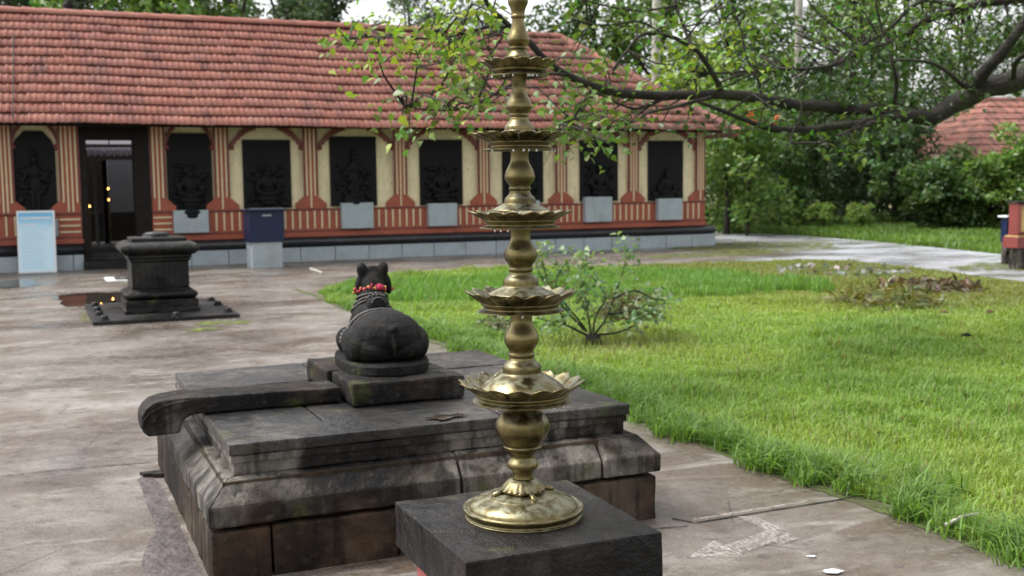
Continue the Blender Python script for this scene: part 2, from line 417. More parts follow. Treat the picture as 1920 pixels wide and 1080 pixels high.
for i, (x, y, rx, ry) in enumerate(((420, 606, .38, .20), (172, 597, .13, .4), (380, 619, .22, .16), (1400, 462, 2.2, 2.2), (1330, 478, 1.6, .7), (650, 484, 3.0, .10), (930, 476, 3.0, .10), (1900, 500, 1.3, .8))):
    g = gz(x, y); sheet('moss', blob(g[0], g[1], rx, ry, seed=20+i*2.7), .006+.0005*i, 'moss', 'stuff')

# ================================================================== TEMPLE
YW = 22.985
T = empty('temple_building', (7, YW, 0)); TO = Vector((7, YW, 0))
tag(T, 'long low temple hall with red tiled roof and striped red and cream walls', 'building')
def tb(b_, name, mat, parent=None, **k):          # build in world space, then parent without moving
    o = b_.build(name, mat, None, **k); o.parent = parent or T
    
    if parent is None: o.matrix_parent_inverse = Matrix.Translation(-TO)
    return o
def X_(px, py=330): return gy(px, py, YW)[0]
def Z_(px, py): return gy(px, py, YW)[2]
XL, XR = -4.0, 15.02
DX0, DX1 = X_(150), X_(281)
wz = 3.15
for a, b_ in ((XL, DX0), (DX1, XR)):
    tb(MB().box(a, b_, YW, YW+.3, .3, wz), 'wall', 'cream')
tb(MB().box(DX0, DX1, YW+.02, YW+.3, 2.62, wz), 'wall', 'wood')
tb(MB().box(XR-.3, XR, YW+.3, 28.3, .3, wz), 'wall', 'cream')
tb(MB().box(XL, XL+.3, YW+.3, 28.3, .3, wz), 'wall', 'cream')
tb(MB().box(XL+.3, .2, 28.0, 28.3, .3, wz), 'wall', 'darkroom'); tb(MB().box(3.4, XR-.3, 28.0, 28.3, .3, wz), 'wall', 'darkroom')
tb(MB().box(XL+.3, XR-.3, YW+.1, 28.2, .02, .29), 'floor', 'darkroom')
tb(MB().box(DX0-.02, DX1+.02, YW-.32, YW+.08, .0, .16), 'step', 'darkgranite', bevel=.01)
# door frame with inner panel and posts
for a, b_, n_, m_ in ((DX0, DX0+.13, 'door_jamb', 'wood'), (DX1-.30, DX1, 'door_jamb', 'wood')):
    tb(MB().box(a, b_, YW-.10, YW+.32, .0, 2.75), n_, m_, bevel=.01)
tb(MB().box(DX0+.13, DX1-.30, YW-.08, YW+.30, 2.50, 2.80), 'door_lintel', 'wood', bevel=.01)
tb(MB().box(DX0+.13, DX1-.30, YW-.12, YW+.28, .16, .30), 'threshold', 'darkgranite', bevel=.012)
# the inner cloister seen through the door
for px, m_, r_ in ((182, 'lilac', .035), (199, 'wood', .05)):
    p = gy(px, 400, 27.2); tb(MB().box(p[0]-r_, p[0]+r_, 27.2, 27.2+2*r_, .29, 2.2), 'inner_post', m_)
p0, p1 = gy(205, 400, 29.2), gy(258, 400, 29.2)
tb(MB().box(p0[0], p1[0]+.3, 29.2, 29.3, gy(220, 398, 29.2)[2], gy(220, 300, 29.2)[2]), 'inner_screen', 'lilac')
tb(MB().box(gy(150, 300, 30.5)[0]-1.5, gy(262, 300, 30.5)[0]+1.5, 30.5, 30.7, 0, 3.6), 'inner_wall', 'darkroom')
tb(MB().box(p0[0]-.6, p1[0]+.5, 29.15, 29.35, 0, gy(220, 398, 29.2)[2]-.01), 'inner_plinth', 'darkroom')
z0_ = gy(200, 292, 29.4)[2]; z1_ = gy(200, 277, 29.6)[2]; z2_ = gy(200, 262, 29.9)[2]
bb = MB()
for k in range(34):
    xx = gy(140, 285, 29.4)[0]+k*.075; bb.box(xx, xx+.045, 29.38, 29.9, z0_+.03*(k % 2), z1_)
tb(bb, 'inner_eave', 'lilac')
tb(MB().box(gy(140, 266, 29.9)[0], gy(203, 266, 29.9)[0], 29.9, 30.0, gy(200, 270, 29.9)[2], z2_), 'inner_fascia', 'white')
tb(MB().box(gy(206, 266, 29.9)[0], gy(275, 266, 29.9)[0], 29.9, 30.0, gy(200, 270, 29.9)[2], z2_), 'inner_fascia', 'white')
for i, (x, y) in enumerate(((203, 353), (204, 374), (156, 391), (168, 386))):
    p = gy(x, y, 26.2-.3*i); o = empty('oil_lamp', tuple(p))
    MB().lathe([(.012, -.06), (.05, -.045), (.055, -.03), (.02, -.035)], n=12).build('dish', 'brass', o, smooth=True)
    if p[2] > .45: MB().tube([(0, .0, -.055), (0, 0, -(p[2]-.3))], [.012, .012], 6).build('stand', 'brass', o)
    MB().lathe([(.003, -.035), (.014, -.02), (.010, -.002), (.001, .022)], n=8).build('flame', 'flame', o, smooth=True)
    tag(o, ['lit oil lamp glowing highest inside the dark doorway', 'lit oil lamp just below the highest one inside the dark doorway', 'lit oil lamp lowest at the left edge of the dark doorway', 'lit oil lamp low in the doorway, second from the left jamb'][i], 'oil lamp', 'oil lamps in the doorway')

# plinth blocks, black torus, dado
PO = .16
x = XL
k = 0
edges = [X_(427, 480)+.735*i for i in range(-11, 17)]
for a, b_ in zip(edges[:-1], edges[1:]):
    a2, b2 = a+.006, b_-.006
    if a2 > XR+.25: break
    b2 = min(b2, XR+.27)
    segs = [(a2, b2)]
    if a2 < DX1 and b2 > DX0: segs = [(a2, min(b2, DX0-.01))] if a2 < DX0-.05 else []; segs += [(max(edges[0], DX1+.01), b2)] if b2 > DX1+.05 and a2 < DX1 and b2-DX1 > .05 else []
    for s0, s1 in segs:
        dy = random.uniform(-.004, .004)
        tb(MB().box(s0, s1, YW-PO+dy, YW+.05, -.02, .292), 'plinth_block', 'paleblue', bevel=.008)
tb(MB().box(XR+.0, XR+.26, YW+.055, 28.4, -.02, .29), 'plinth_side', 'paleblue', bevel=.008)
tor = [(YW+.04, .302), (YW-.10, .302)]+[(YW-.10-.115*math.sin(math.pi*q/10)**.75, .302+.20*q/10) for q in range(1, 10)]+[(YW-.10, .502), (YW+.04, .502)]
tb(MB().prism(tor, XL, DX0-.005, 'x'), 'base_moulding', 'blackpaint', smooth=True); tb(MB().prism(tor, DX1+.005, XR+.25, 'x'), 'base_moulding', 'blackpaint', smooth=True)
tb(MB().box(XR+.001, XR+.20, YW+.045, 28.4, .302, .502), 'base_moulding', 'blackpaint', bevel=.05)
for a, b_ in ((XL, DX0-.01), (DX1+.01, XR+.02)):
    tb(MB().box(a, b_, YW-.07, YW+.02, .506, 1.065), 'dado', 'red')
    tb(MB().box(a, b_+.02, YW-.125, YW-.075, .506, .60), 'dado_sill', 'red', bevel=.008)
    tb(MB().box(a, b_+.005, YW-.085, YW-.0725, .62, .645), 'dado_line', 'darkred')
    tb(MB().box(a, b_+.03, YW-.10, YW-.0, 1.068, 1.095), 'dado_rail', 'darkred', bevel=.006)
tb(MB().box(XR+.0, XR+.055, YW+.025, 28.3, .506, 1.065), 'dado', 'red')
# pilasters
PIL = [(8, .30), (127, .34), (294, .26), (415, .27), (581, .27), (749, .26), (905, .24), (1050, .24), (1185, .23), (1311, .22)]
BAYS = [(20, 110), (308, 400), (430, 567), (595, 738), (760, 896), (916, 1041), (1060, 1176), (1195, 1304)]
def flare(xc, wd, fl, z0, z1, l=True, r=True):
    P = [(xc-wd/2, 2.9), (xc-wd/2, z1)]
    if l:
        for q in range(1, 5): P += [(xc-wd/2-fl*(q-.55)/4, z1-(z1-z0)*.62*q/4+.02), (xc-wd/2-fl*q/4, z1-(z1-z0)*.62*q/4)]
        P += [(xc-wd/2-fl, z0)]
    else: P += [(xc-wd/2, z0)]
    if r:
        P += [(xc+wd/2+fl, z0)]
        for q in range(4, 0, -1): P += [(xc+wd/2+fl*q/4, z1-(z1-z0)*.62*q/4), (xc+wd/2+fl*(q-.55)/4, z1-(z1-z0)*.62*q/4+.02)]
    else: P += [(xc+wd/2, z0)]
    P += [(xc+wd/2, z1), (xc+wd/2, 2.9)]
    return P
for px, wd in PIL:
    xc = X_(px); last = px == 1311
    if px == 127: xc = DX0-.02-wd/2
    if px == 294: xc = DX1+.02+wd/2
    if last: xc = XR-wd/2-.005
    pl = tb(MB().prism(flare(xc, wd, .19, 1.10, 1.36, px != 294, px != 127 and not last), YW-.075, YW+.01), 'pilaster', 'red')
    ns = 4 if px in (8, 127) else 3
    for s in range(ns):
        xs = xc+(s-(ns-1)/2)*wd/(ns+.15)
        z0s = 1.12 if (s == 1 and ns == 3) else 1.36
        if ns == 4: z0s = 1.12 if s in (1, 2) else 1.3
        tb(MB().box(xs-.015, xs+.015, YW-.088, YW-.07, z0s, 2.88), 'stripe', 'stripe', pl)
    for sx_ in (-1, 1):
        tb(MB().box(xc+sx_*wd/2-.018, xc+sx_*wd/2+.018, YW-.095, YW-.072, 1.36, 2.88), 'edge_strip', 'darkred', pl)
# dado stripes between the pale blocks
BLK = [(70, 108, 410, 448), (323, 388, 394, 440), (466, 527, 390, 440), (636, 695, 380, 431), (798, 851, 381, 426), (950, 1005, 376, 422), (1090, 1140, 369, 418), (1226, 1271, 372, 414)]
blkX = [(X_(a, c_), X_(b_, c_), Z_((a+b_)/2, d), Z_((a+b_)/2, c_)) for a, b_, c_, d in BLK]
for (a, b_, z0b, z1b) in blkX:
    tb(MB().box(a, b_, YW-.21, YW+.01, .66, z1b), 'pedestal_block', 'paleblue', bevel=.008)
xs = XL+.1
while xs < XR-.02:
    ok = all(not (a-.05 < xs < b_+.05) for a, b_, _, _ in blkX) and not (DX0-.55 < xs < DX1+.45)
    if ok: tb(MB().box(xs-.016, xs+.016, YW-.082, YW-.068, .68, 1.05), 'dado_stripe', 'stripe')
    xs += .155
for a, b_ in ((blkX[0][1]+.03, DX0-.03), (DX1+.03, blkX[1][0]-.02)):
    for zz in (.72, .84, .96): tb(MB().box(a, b_, YW-.082, YW-.068, zz, zz+.03), 'dado_stripe', 'stripe')
# scalloped arch brackets
def bracket(xa, xb, zb, zt):                      # from the pilaster at xa (foot, zb) to the eave at xb (zt)
    P = []; n = 36
    for i in range(n+1):                          # inner, scalloped edge
        k = i/n; x_ = xa+(xb-xa)*k; z_ = zb+(zt-zb)*(1-(1-k)**1.7)
        P.append((x_, z_-.034*abs(math.sin(k*math.pi*6.5))-.06))
    Q = []
    for i in range(n+1):
        k = i/n; x_ = xa+(xb-xa)*k; z_ = zb+(zt-zb)*(1-(1-k)**1.7)
        Q.append((x_, z_+.055))
    return P+Q[::-1]
for i, (a, b_) in enumerate(BAYS):
    x0_, x1_ = X_(a, 280), X_(b_, 280); wd = (x1_-x0_)*.35
    if i == 0: wd = (x1_-x0_)*.22
    if i == 1: wd = (x1_-x0_)*.22
    for s, (xa, xb) in enumerate(((x0_-.01, x0_+wd), (x1_+.01, x1_-wd))):
        tb(MB().prism(bracket(xa, xb, 2.37, 2.80), YW-.065, YW+.005), 'arch_bracket', 'darkred')
        tb(MB().ball((xa+(.045 if s == 0 else -.045), YW-.04, 2.36), (.06, .045, .055), 10, 6), 'bracket_boss', 'darkred', smooth=True)
tb(MB().box(XL, XR+.01, YW-.11, YW-.0, 2.90, 3.02), 'wall_plate', 'wood')

# ---------------------------------------------------------------- roof
EY, EZ, RY, RZ = 22.15, 2.735, 25.48, 5.23
EX, RX = 15.47, 12.39
sl = math.atan2(RZ-EZ, RY-EY); SLEN = math.hypot(RZ-EZ, RY-EY)
RF = tb(MB().add([(XL-.5, EY+.16, EZ+.09), (EX-.14, EY+.16, EZ+.09), (RX, RY, RZ-.06), (XL-.5, RY, RZ-.06)]+[(XL-.5, EY+.16, EZ+.06), (EX-.14, EY+.16, EZ+.06), (RX, RY, RZ-.10), (XL-.5, RY, RZ-.10)],
    [(0, 1, 2, 3), (7, 6, 5, 4), (0, 4, 5, 1), (1, 5, 6, 2), (2, 6, 7, 3), (3, 7, 4, 0)]), 'roof', 'tile')
def rb(b_, name, mat, **k): return tb(b_, name, mat, RF, **k)
yb = 2*RY-EY
rb(MB().add([(EX, EY, EZ-.03), (EX, yb, EZ-.03), (RX, RY, RZ-.03), (EX, EY, EZ-.11), (EX, yb, EZ-.11), (RX, RY, RZ-.11)], [(0, 1, 2), (5, 4, 3), (0, 3, 4, 1), (1, 4, 5, 2), (2, 5, 3, 0)]), 'hip_end', 'tile')
yr = 28.06; zr = RZ-(RZ-EZ)*(yr-RY)/(yb-RY); xr = RX+(EX-RX)*(yr-RY)/(yb-RY)
rb(MB().add([(XL-.5, yr, zr-.03), (xr, yr, zr-.03), (RX, RY, RZ-.03), (XL-.5, RY, RZ-.03), (XL-.5, yr, zr-.11), (xr, yr, zr-.11), (RX, RY, RZ-.11), (XL-.5, RY, RZ-.11)], [(3, 2, 1, 0), (4, 5, 6, 7), (0, 4, 7, 3), (0, 1, 5, 4), (1, 2, 6, 5), (2, 3, 7, 6)]), 'rear_slope', 'tile')
rb(MB().box(XL-.5, EX-.2, EY+.17, EY+.20, EZ-.01, EZ+.055), 'fascia', 'wood')
for xx in np.arange(XL, EX-.3, .62):
    rb(MB().add([(xx, EY+.28, EZ+.12), (xx+.06, EY+.28, EZ+.12), (xx+.06, YW, EZ+.49), (xx, YW, EZ+.49), (xx, EY+.28, EZ+.03), (xx+.06, EY+.28, EZ+.03), (xx+.06, YW, EZ+.40), (xx, YW, EZ+.40)], [(0, 1, 2, 3), (7, 6, 5, 4), (0, 4, 5, 1), (1, 5, 6, 2), (2, 6, 7, 3), (3, 7, 4, 0)]), 'rafter', 'wood')
TWD, NROW = .237, 12
EXPO = (SLEN-.10)/NROW
prof = [(0, .006), (.07, .019), (.14, .020), (.22, .006), (.36, .0), (.46, .003), (.54, .012), (.61, .012), (.69, .003), (.86, .0), (1.0, .006)]
def tile_arrays():
    v = []
    for (ys, zo) in ((-.012, .046), (EXPO+.05, -.004)):
        for u_, z_ in prof: v.append((u_*TWD-TWD/2, ys, z_+zo))
    n = len(prof)
    for u_, z_ in prof: v.append((u_*TWD-TWD/2, -.012, z_+.046-.017))
    f = [(i, i+1, n+i+1, n+i) for i in range(n-1)]+[(2*n+i, 2*n+i+1, i+1, i) for i in range(n-1)]
    return np.array(v), np.array(f)
TV, TF = tile_arrays()
rotm = np.array([[1, 0, 0], [0, math.cos(sl), -math.sin(sl)], [0, math.sin(sl), math.cos(sl)]])
TVr = TV@rotm.T
var = []
tints = [(1, 1, 1), (1.07, 1.05, 1.05), (.95, .94, .95), (1.03, .98, .95), (.90, .89, .92), (1.0, 1.03, 1.06), (.80, .78, .81), (1.06, 1.01, .97)]
for q in range(8):
    me = bpy.data.meshes.new('tile'); me.from_pydata(TVr.tolist(), [], TF.tolist())
    a = me.attributes.new('tint', 'FLOAT_COLOR', 'POINT')
    a.data.foreach_set('color', np.tile((*tints[q], 1), len(TVr)).astype(np.float32)); me.materials.append(M['tile'])
    me.polygons.foreach_set('use_smooth', np.array([True]*(len(prof)-1)+[False]*(len(prof)-1)))
    var.append(me)
spots = []
for r in range(NROW):
    s = r*EXPO
    yc, zc = EY+math.cos(sl)*s, EZ+math.sin(sl)*s
    hipx = EX-(EX-RX)*(s+EXPO*.5)/SLEN
    xx = XL-.4+(TWD/2 if r % 2 else 0)
    while xx+TWD/2 < hipx+.04:
        sag = .022*math.sin(xx*.55+1.0)+.014*math.sin(xx*1.7)
        spots.append((xx+random.uniform(-.004, .004), yc+random.uniform(-.014, .014), zc+sag*(.4+.6*math.sin(math.pi*min(1, (s+.3)/SLEN)))+random.uniform(0, .008), random.choice([0, 0, 1, 1, 2, 3, 3, 4, 5, 7, 7, 6 if random.random() < .4 else 0])))
        xx += TWD
spots.sort(key=lambda q: (q[0] < -.75, math.dist(q[:3], (0, 0, H))))
for q in spots[:300]:
    o = bpy.data.objects.new('roof_tile', var[q[3]]); COL.objects.link(o); o.parent = RF
    o.location = q[:3]; o.rotation_euler = (random.uniform(-.01, .01), random.uniform(-.018, .018), random.uniform(-.02, .02))
rest = spots[300:]
V = np.concatenate([TVr+np.array(q[:3])+np.array([0, 0, random.uniform(0, .004)]) for q in rest]); Fc = np.concatenate([TF+i*len(TVr) for i in range(len(rest))])
Cc = np.concatenate([np.tile(tints[q[3]], (len(TVr), 1)) for q in rest])
o = np_mesh('roof_tiles', V, Fc, 'tile', None, Cc, 'tint'); o.parent = RF; o['kind'] = 'stuff'
def captile(a, b_, name, wdt=.15):                 # half round ridge tile from a to b
    a, b_ = Vector(a), Vector(b_); d = (b_-a).normalized(); sd_ = d.cross(Vector((0, 0, 1))).normalized(); n_ = sd_.cross(d)
    mb = MB(); v = []; m = 9
    for p, rr in ((a-d*.03, wdt*1.08), (b_, wdt*.92), (b_, wdt*.80), (a-d*.03, wdt*.94)):
        for k in range(m): th = math.pi*k/(m-1); v.append(p+sd_*rr*math.cos(th)+n_*(rr*.85*math.sin(th)-.05))
    f = []
    for q in range(4):
        for k in range(m-1): f.append((q*m+k, q*m+k+1, ((q+1) % 4)*m+k+1, ((q+1) % 4)*m+k))
    mb.add(v, f)
    o = rb(mb, name, 'tile', smooth=False)
    a_ = o.data.attributes.new('tint', 'FLOAT_COLOR', 'POINT'); tt = random.choice(tints[:6]); a_.data.foreach_set('color', np.tile((*tt, 1), len(o.data.vertices)).astype(np.float32))
xx = RX
while xx > XL-.3: captile((xx-.40, RY, RZ+.03), (xx, RY, RZ+.03), 'ridge_tile'); xx -= .40
A, B = Vector((EX, EY, EZ+.03)), Vector((RX, RY, RZ+.03)); L = (B-A).length; nn = int(L/.40)
for k in range(nn): captile(A+(B-A)*(k/nn), A+(B-A)*((k+1)/nn), 'hip_tile', .14)
A2 = Vector((EX, yb, EZ+.03))
for k in range(nn): captile(A2+(B-A2)*(k/nn), A2+(B-A2)*((k+1)/nn), 'hip_tile', .14)
for nm in ('roof', 'hip_end', 'rear_slope'):
    for o in [o for o in bpy.data.objects if o.name.split('.')[0] == nm and o.type == 'MESH']:
        a_ = o.data.attributes.new('tint', 'FLOAT_COLOR', 'POINT'); a_.data.foreach_set('color', np.ones(4*len(o.data.vertices), dtype=np.float32)*.8)
# cable down the tiles and the finial behind the ridge
pc = [gy(22, 78, EY+2.45), gy(22, 150, EY+1.4), gy(25, 236, EY-.02)]
n_up = Vector((0, -math.sin(sl), math.cos(sl)))
cab = []
for s in np.linspace(.05, 3.05, 14): cab.append((gy(22, 150, EY+1.2)[0]+.02*s, EY-.02+math.cos(sl)*s-math.sin(sl)*.09, EZ+math.sin(sl)*s+.085))
tag(MB().tube(cab, [.013]*len(cab), 6).build('cable', 'reliefblack'), 'thin dark cable running down the tiled roof near its left end', 'cable')
fp = gy(128, 22, 28.0)
fin = empty('roof_finial', (fp[0], fp[1], 2.0))
hh = gy(128, 2, 28.0)[2]-2.0
MB().lathe([(.16, 0), (.16, hh-.55), (.24, hh-.5), (.12, hh-.42), (.20, hh-.30), (.09, hh-.2), (.13, hh-.1), (.04, hh+.02), (.01, hh+.2)], n=14).build('spire', 'granite', fin, smooth=True)
tag(fin, 'grey stone finial rising behind the ridge of the tiled roof', 'finial')

# ================================================================== RELIEF PANELS ON THE WALL
def sculpt(name, blobs, mat, parent, vox, sm=3, loc=(0, 0, 0), rz=0):
    """one continuous carved mesh from overlapping ellipsoids (centre, radii, optional euler)"""
    mb = MB()
    for q in blobs:
        c_, r_ = q[0], q[1]; tmp = MB().ball((0, 0, 0), r_, 14, 9)
        if len(q) > 2:
            from mathutils import Euler
            m_ = Euler(q[2]).to_matrix(); vv = [m_@Vector(p)+Vector(c_) for p in tmp.v]
        else: vv = [Vector(p)+Vector(c_) for p in tmp.v]
        mb.add(vv, tmp.f)
    o = mb.build(name, mat)
    md = o.modifiers.new('r', 'REMESH'); md.mode = 'VOXEL'; md.voxel_size = vox; md.use_smooth_shade = True
    ms = o.modifiers.new('s', 'SMOOTH'); ms.factor = .5; ms.iterations = sm
    dg = bpy.context.evaluated_depsgraph_get(); me = bpy.data.meshes.new_from_object(o.evaluated_get(dg)); me.name = name
    old = o.data; o.modifiers.clear(); o.data = me; bpy.data.meshes.remove(old)
    me.polygons.foreach_set('use_smooth', np.ones(len(me.polygons), dtype=bool))
    if not me.materials: me.materials.append(M[mat])
    if parent is not None: o.parent = parent
    o.location = loc; o.rotation_euler = (0, 0, rz)
    return o
PAN = [(25, 105, 246, 405), (313, 397, 250, 396), (455, 545, 262, 390), (618, 705, 256, 386), (786, 866, 262, 384), (941, 1017, 262, 380), (1086, 1157, 263, 377), (1214, 1279, 264, 376)]
PLAB = ['arched black relief panel of a standing figure left of the door', 'black relief panel of a broad seated figure just right of the door', 'black relief panel of a reclining figure above the blue box', 'black relief panel of a standing figure above the head of the stone bull', 'black relief panel of a cross legged seated figure left of the brass lamp', 'black relief panel half hidden behind the shaft of the brass lamp', 'black relief panel right of the brass lamp, second from the hall corner', 'black relief panel nearest the right corner of the hall']
for i, (a, b_, ya, yb_) in enumerate(PAN):
    xa, xb = X_(a, (ya+yb_)/2), X_(b_, (ya+yb_)/2); zb, zt = Z_((a+b_)/2, yb_), Z_((a+b_)/2, ya); hw = (xb-xa)/2; hgt = zt-zb
    o = empty('relief_panel', ((xa+xb)/2, YW, zb)); tag(o, PLAB[i], 'relief panel', 'black relief panels along the hall wall')
    if i == 0: poly = [(-hw, 0), (hw, 0), (hw, hgt*.80), (hw*.85, hgt*.9), (hw*.45, hgt), (-hw*.45, hgt), (-hw*.85, hgt*.9), (-hw, hgt*.80)]
    else: poly = [(-hw, 0), (hw, 0), (hw, hgt), (-hw, hgt)]
    MB().prism(poly, -.05, -.002).build('slab', 'reliefblack', o, bevel=.006)
    r2 = random.Random(i*7+1); B_ = []
    stand = i in (0, 3)
    base = .0 if i else -.05
    if stand:
        B_ += [((0, -.08, base+hgt*.40), (.10, .07, .20)), ((0, -.08, base+hgt*.55), (.12, .08, .16)), ((0, -.10, base+hgt*.70), (.07, .07, .09)), ((0, -.08, base+hgt*.78), (.05, .05, .08)), ((-.05, -.08, base+hgt*.22), (.05, .06, .26)), ((.05, -.08, base+hgt*.22), (.05, .06, .26)),
               ((-.17, -.08, base+hgt*.50), (.04, .05, .16), (0, .4, 0)), ((.17, -.08, base+hgt*.50), (.04, .05, .16), (0, -.4, 0)), ((0, -.10, base+.05), (.27, .12, .07)), ((0, -.09, base+.14), (.20, .10, .05))]
    else:
        z_ = base+hgt*(.16 if i != 7 else .08)
        B_ += [((0, -.10, z_+.06), (.25, .11, .075)), ((-.14, -.12, z_+.10), (.13, .09, .06), (0, .3, 0)), ((.14, -.12, z_+.10), (.13, .09, .06), (0, -.3, 0)), ((0, -.09, z_+.28), (.12, .08, .17)), ((0, -.10, z_+.48), (.075, .075, .09)), ((0, -.08, z_+.58), (.05, .05, .08)),
               ((-.16, -.08, z_+.30), (.045, .05, .14), (0, .5, 0)), ((.16, -.08, z_+.30), (.045, .05, .14), (0, -.5, 0)), ((-.22, -.09, z_+.20), (.05, .05, .06)), ((.22, -.09, z_+.20), (.05, .05, .06)), ((0, -.10, z_-.04), (.24, .12, .06)), ((0, -.10, z_-.12), (.17, .11, .05))]
    if i in (0, 1): B_ += [((0, -.11, -.02), (hw*.62, .13, .10)), ((0, -.12, -.10), (hw*.42, .12, .07))]
    for _ in range(46):
        B_.append(((r2.uniform(-hw*.75, hw*.75), -.06, r2.uniform(.05, hgt*(.6 if i != 7 else .25))), (r2.uniform(.03, .075), .06, r2.uniform(.025, .06))))
    sculpt('figure', B_, 'reliefblack', o, .018, 1)

# ================================================================== NOTICE BOARD AND BLUE DONATION BOX
t = NT('notice'); tc = t.n('ShaderNodeTexCoord'); sp = t.n('ShaderNodeSeparateXYZ'); t.l(tc.outputs['Object'], sp.inputs[0])
mr = t.n('ShaderNodeMapRange'); t.l(sp.outputs[2], mr.inputs[0]); mr.inputs[1].default_value = .80; mr.inputs[2].default_value = 1.12
M['notice'] = t.set(t.mix(mr.outputs[0], (.56, .76, .86), (.10, .42, .68)), .25)
nb = empty('notice_board', tuple((gz(35, 513)+gz(107, 510))/2+np.array([0, .02, 0])))
bwid = (gz(107, 510)-gz(35, 513))[0]; nbx = bwid/2; nh = 1.17
nb.rotation_euler = (R_(-8), 0, R_(-4))
tag(nb, 'light blue printed notice board leaning against the wall left of the door', 'notice board')
MB().box(-nbx, nbx, -.012, .012, 0, nh).build('board', 'white', nb, bevel=.004)
MB().box(-nbx+.03, nbx-.04, -.0165, -.0125, .03, nh-.04).build('print', 'notice', nb)
rr_ = random.Random(3)
M['faintink'] = NT('faintink').set((.36, .55, .68), .4)
for row, (z_, n_, hgt, m_) in enumerate([(1.03, 9, .045, 'white'), (.90, 5, .035, 'white')]+[(.80-.058*q, 12, .014, 'faintink') for q in range(13)]):
    x_ = -nbx+.07; mb = MB()
    while x_ < (nbx-.09 if row != 1 else -.02) - (rr_.random()*.15 if row > 1 else 0):
        l_ = rr_.uniform(.5, 1.3)*hgt; mb.box(x_, x_+l_, -.0195, -.017, z_-hgt*rr_.uniform(.3, .5), z_+hgt*rr_.uniform(.3, .55)); x_ += l_+hgt*.28
    mb.build('text_line', m_, nb)
bx = (gz(473, 503)+gz(530, 503))/2
db = empty('donation_box', (bx[0], bx[1]+.25, 0)); db.rotation_euler = (0, 0, R_(3))
tag(db, 'dark blue metal donation box on a pale blue pedestal by the hall wall', 'donation box')
MB().box(-.29, .29, -.25, .25, 0, .50).build('pedestal', 'paleblue', db, bevel=.008)
MB().box(-.33, .33, -.28, .28, .503, 1.10).build('cabinet', 'navy', db, bevel=.01)
MB().box(-.40, .40, -.36, .33, 1.103, 1.128).build('lid', 'navy', db, bevel=.005)
MB().box(-.09, .09, -.287, -.278, 1.00, 1.03).build('coin_slot', 'paleblue', db)

# ================================================================== STONE ALTAR
al = empty('stone_altar', (1.385, 14.36, 0)); tag(al, 'square black stone altar with moulded base and cornice standing before the door', 'altar')
def moulded(prof, name, mat, parent, rough=.0, n=1):           # square lathe: half side, z
    mb = MB(); v = []; f = []
    for h_, z_ in prof: v += [(-h_, -h_, z_), (h_, -h_, z_), (h_, h_, z_), (-h_, h_, z_)]
    for i in range(len(prof)-1):
        for k in range(4): k2 = (k+1) % 4; f.append((i*4+k, i*4+k2, (i+1)*4+k2, (i+1)*4+k))
    f += [(3, 2, 1, 0), tuple((len(prof)-1)*4+k for k in range(4))]
    mb.add(v, f); return mb.build(name, mat, parent, bevel=.008, rough=rough, cut=.09 if rough else 0)
def arc(h0, z0, z1, bulge, n=7): return [(h0+bulge*math.sin(math.pi*k/n), z0+(z1-z0)*k/n) for k in range(n+1)]
moulded([(.445, .05), (.445, .09), (.425, .092), (.425, .20)], 'base_course', 'darkgranite', al, .004)
moulded([(.38, .201)]+arc(.38, .205, .31, .045)[1:-1]+[(.36, .315), (.35, .33)], 'base_roll', 'darkgranite', al, .003)
moulded([(.335, .331), (.335, .66), (.355, .67), (.355, .70), (.375, .71), (.375, .745)], 'shaft', 'darkgranite', al, .003)
for s in range(5):
    x_ = -.27+s*.135
    MB().box(x_-.035, x_+.035, -.347, -.333, .35, .65).build('fluting', 'darkgranite', al, bevel=.005)
MB().box(-.05, .05, -.352, -.346, .38, .48).build('niche', 'reliefblack', al)
moulded([(.385, .746)]+arc(.40, .75, .90, .06)[0:-1]+[(.37, .905)], 'cornice', 'darkgranite', al, .002)
moulded([(.325, .906), (.325, .95)], 'cap_slab', 'darkgranite', al, .002)
MB().lathe([(.19, .951), (.17, .965), (.155, .968), (.165, .99), (.12, 1.01), (.04, 1.018), (0, 1.02)], n=24, cap=False).build('lotus_knob', 'darkgranite', al, smooth=True)
sl_c = [gz(180, 613), gz(448, 601), gz(372, 563), gz(172, 584)]
ap = empty('altar_paving', (1.385, 14.36, 0)); tag(ap, 'thin dark stone paving slab under the stone altar', 'paving slab')
q = MB().box(-.83, .82, -1.02, 1.10, -.02, .048).build('slab', 'darkgranite', ap, bevel=.012, rough=.004, cut=.12)
KN = [((-.72, .15)), ((-.73, -.38)), ((-.70, -.90)), ((.10, -.93)), ((.73, .70)), ((.73, .10)), ((.72, -.78)), ((-.72, .75)), ((.2, 1.0))]
KL = ['rear left', 'middle left', 'front left corner', 'front edge', 'rear right', 'middle right', 'front right corner', 'far left', 'far edge']
for (x_, y_), kl in zip(KN, KL):
    o = empty('offering_stone', (1.385+x_, 14.36+y_, .045)); tag(o, 'small rounded black offering stone at the %s of the altar paving' % kl, 'offering stone', 'offering stones round the altar')
    MB().lathe([(.055, 0), (.06, .01), (.04, .02), (.05, .035), (.035, .055), (.0, .06)], n=14, cap=False).build('stone', 'darkgranite', o, smooth=True)
for i, (x_, y_) in enumerate(((190, 576), (212, 566))):
    p = gz(x_, y_); o = empty('wick_lamp', (p[0], p[1], 0.0)); tag(o, ['small burning wick lamp at the left corner of the altar paving', 'small burning wick lamp beside the puddle behind the altar paving'][i], 'oil lamp', 'burning wicks by the altar')
    MB().lathe([(.02, 0), (.045, .012), (.05, .03), (.03, .02)], n=12).build('dish', 'darkgranite', o, smooth=True)
    MB().lathe([(.003, .02), (.008, .032), (.006, .045), (.001, .062)], n=8).build('flame', 'flame', o, smooth=True)
